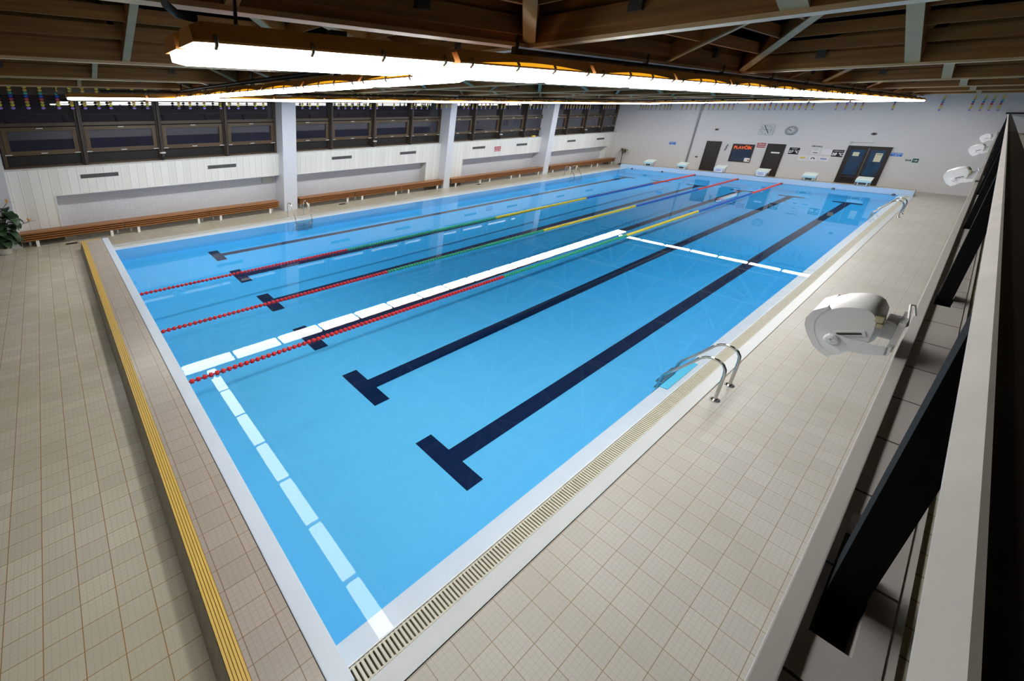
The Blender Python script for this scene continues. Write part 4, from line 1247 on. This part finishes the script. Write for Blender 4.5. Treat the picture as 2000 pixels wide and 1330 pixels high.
# ------------------------------------------------------------------ loudspeakers on the gallery edge
PROF = [(-1.463, 3.120), (-1.474, 3.164), (-1.506, 3.202), (-1.547, 3.237), (-1.581, 3.252), (-1.617, 3.260), (-1.646, 3.256), (-1.664, 3.244), (-1.682, 3.214), (-1.690, 3.150), (-1.690, 3.085), (-1.660, 3.03), (-1.627, 2.984), (-1.604, 2.959), (-1.581, 2.950), (-1.554, 2.963), (-1.524, 2.988), (-1.487, 3.044), (-1.468, 3.085)]
def speaker_parts(t):
    cy, cz = -1.58, 3.105
    P = [(y - cy, z - cz) for y, z in PROF]
    def ring(x, s): return [(x, a * s, b * s) for a, b in P]
    secs = [ring(0, .86), ring(.02, .96), ring(.06, 1.0), ring(.22, 1.0), ring(.26, .96), ring(.28, .86)]
    n = len(P)
    b = MB()
    vs = [v for r in secs for v in r]
    fs = [(i * n + k, i * n + (k + 1) % n, (i + 1) * n + (k + 1) % n, (i + 1) * n + k) for i in range(5) for k in range(n)]
    b.add(vs, fs, 0, True); b.add(secs[0], [tuple(range(n))], 0); b.add(secs[-1], [tuple(range(n))], 0)
    b.build('cabinet', M['speaker'], t)
    # front grille: slab following the slanted front edge
    fr = [(-1.512, 3.207), (-1.472, 3.168), (-1.460, 3.122), (-1.465, 3.083), (-1.484, 3.042), (-1.521, 2.985), (-1.552, 2.960), (-1.584, 2.947),
          (-1.580, 2.972), (-1.547, 2.990), (-1.512, 3.045), (-1.496, 3.092), (-1.492, 3.130), (-1.501, 3.166), (-1.520, 3.200)]
    b = MB(); b.prism([(y - cy, z - cz) for y, z in fr], -.002, .282, 'x'); b.build('grille', M['speakergrey'], t)
    # slot on the side, knob and U bracket arm
    b = MB(); b.beam((-.004, .0 + .005, -.022), (-.004, -.066, .012), .010, .006, (1, 0, 0)); b.build('slot', M['speakerdark'], t)
    b = MB(); b.beam((-.002, .012, -.026), (-.002, -.076, .017), .026, .006, (1, 0, 0)); b.build('slot_rim', M['speakergrey'], t)
    arm = [(.034, -.040), (.024, -.020), (.0, -.022), (-.05, -.026), (-.11, -.022), (-.155, -.012), (-.160, -.054), (-.11, -.078), (-.07, -.085), (-.02, -.092), (.012, -.080), (.032, -.060)]
    for x0, x1 in ((-.022, -.010), (.290, .302)):
        b = MB(); b.prism(arm, x0, x1, 'x'); b.build('bracket_arm', M['speakergrey'], t)
    b = MB(); b.lathe([(.0255, .0), (.0255, -.014), (.020, -.018)], (-.020, .012, -.048), 'x', 20)
    b.box(-.040, -.036, .012 - .018, .012 + .018, -.052, -.044); b.box(-.040, -.036, .012 - .004, .012 + .004, -.066, -.030)
    b.build('knob', M['speakergrey'], t)
    b = MB(); b.box(.03, .25, -.170, -.150, -.05, .10); b.box(-.022, .302, -.165, -.150, -.055, -.012); b.build('wall_plate', M['speaker'], t)
    b = MB(); b.bevbox(.05, .23, -.150, -.112, .0, .08, .006); b.build('mount', M['speakergrey'], t)
    b = MB(); b.bevbox(-.002, .05, -.108, -.082, .085, .115, .004); b.bevbox(-.002, .05, -.112, -.094, .060, .080, .004); b.build('terminal', M['ivory'], t)
    b = MB(); b.tube([(.02, -.10, .10), (.05, -.135, .085), (.06, -.160, .066), (.10, -.175, .075), (.16, -.165, .11), (.26, -.155, .135), (.34, -.168, .115), (.36, -.185, .06)], .004, 6); b.build('cable', M['speaker'], t)
SPX = [(1.93, 'nearest, largest in view'), (11.0, 'second'), (19.15, 'third'), (27.2, 'farthest')]
ps = None
for k, (x, o_) in enumerate(SPX):
    lab = ['large white loudspeaker on a bracket at the gallery ledge in the right foreground', 'white loudspeaker on the gallery ledge, second from the camera', 'white loudspeaker on the gallery ledge, third from the camera', 'smallest white loudspeaker, farthest along the gallery ledge'][k]
    if ps is None:
        o = thing('loudspeaker', (0, 0, 0), lab, 'loudspeaker', 'loudspeakers on the gallery ledge'); speaker_parts(o); ps = o
    else:
        o = copy_tree(ps)
    o.location = (x, -1.58, 3.105)
    tag(o, lab, 'loudspeaker', 'loudspeakers on the gallery ledge')

# ------------------------------------------------------------------ world, camera, colour
w = bpy.data.worlds.new('night'); scene.world = w
w.use_nodes = True
w.node_tree.nodes['Background'].inputs[0].default_value = (.02, .02, .03, 1)
w.node_tree.nodes['Background'].inputs[1].default_value = 0.2
cam = bpy.data.cameras.new('camera'); co = bpy.data.objects.new('camera', cam); COL.objects.link(co)
cam.sensor_fit = 'HORIZONTAL'; cam.sensor_width = 36.0
F_, CX, CY = 809.33, 619.51, 505.23
cam.lens = F_ / 2000 * 36
cam.shift_x = (1000 - CX) / 2000
cam.shift_y = (CY - 665) / 2000
R = Matrix(((0.84309792, -0.53775388, -0.0025804), (-0.18505102, -0.28561348, -0.94030902), (0.50491783, 0.79325009, -0.34031204)))
rot = Matrix((R[0], -Vector(R[1]), -Vector(R[2]))).transposed()
co.matrix_world = Matrix.Translation((-1.27046, -1.71714, 4.15772)) @ rot.to_4x4()
cam.clip_start = 0.02; cam.clip_end = 200
scene.camera = co
scene.view_settings.view_transform = 'Standard'
scene.view_settings.look = 'None'
scene.view_settings.exposure = 0.0
scene.cycles.max_bounces = 8
scene.cycles.diffuse_bounces = 4
scene.cycles.transparent_max_bounces = 8
scene.cycles.sample_clamp_indirect = 6.0
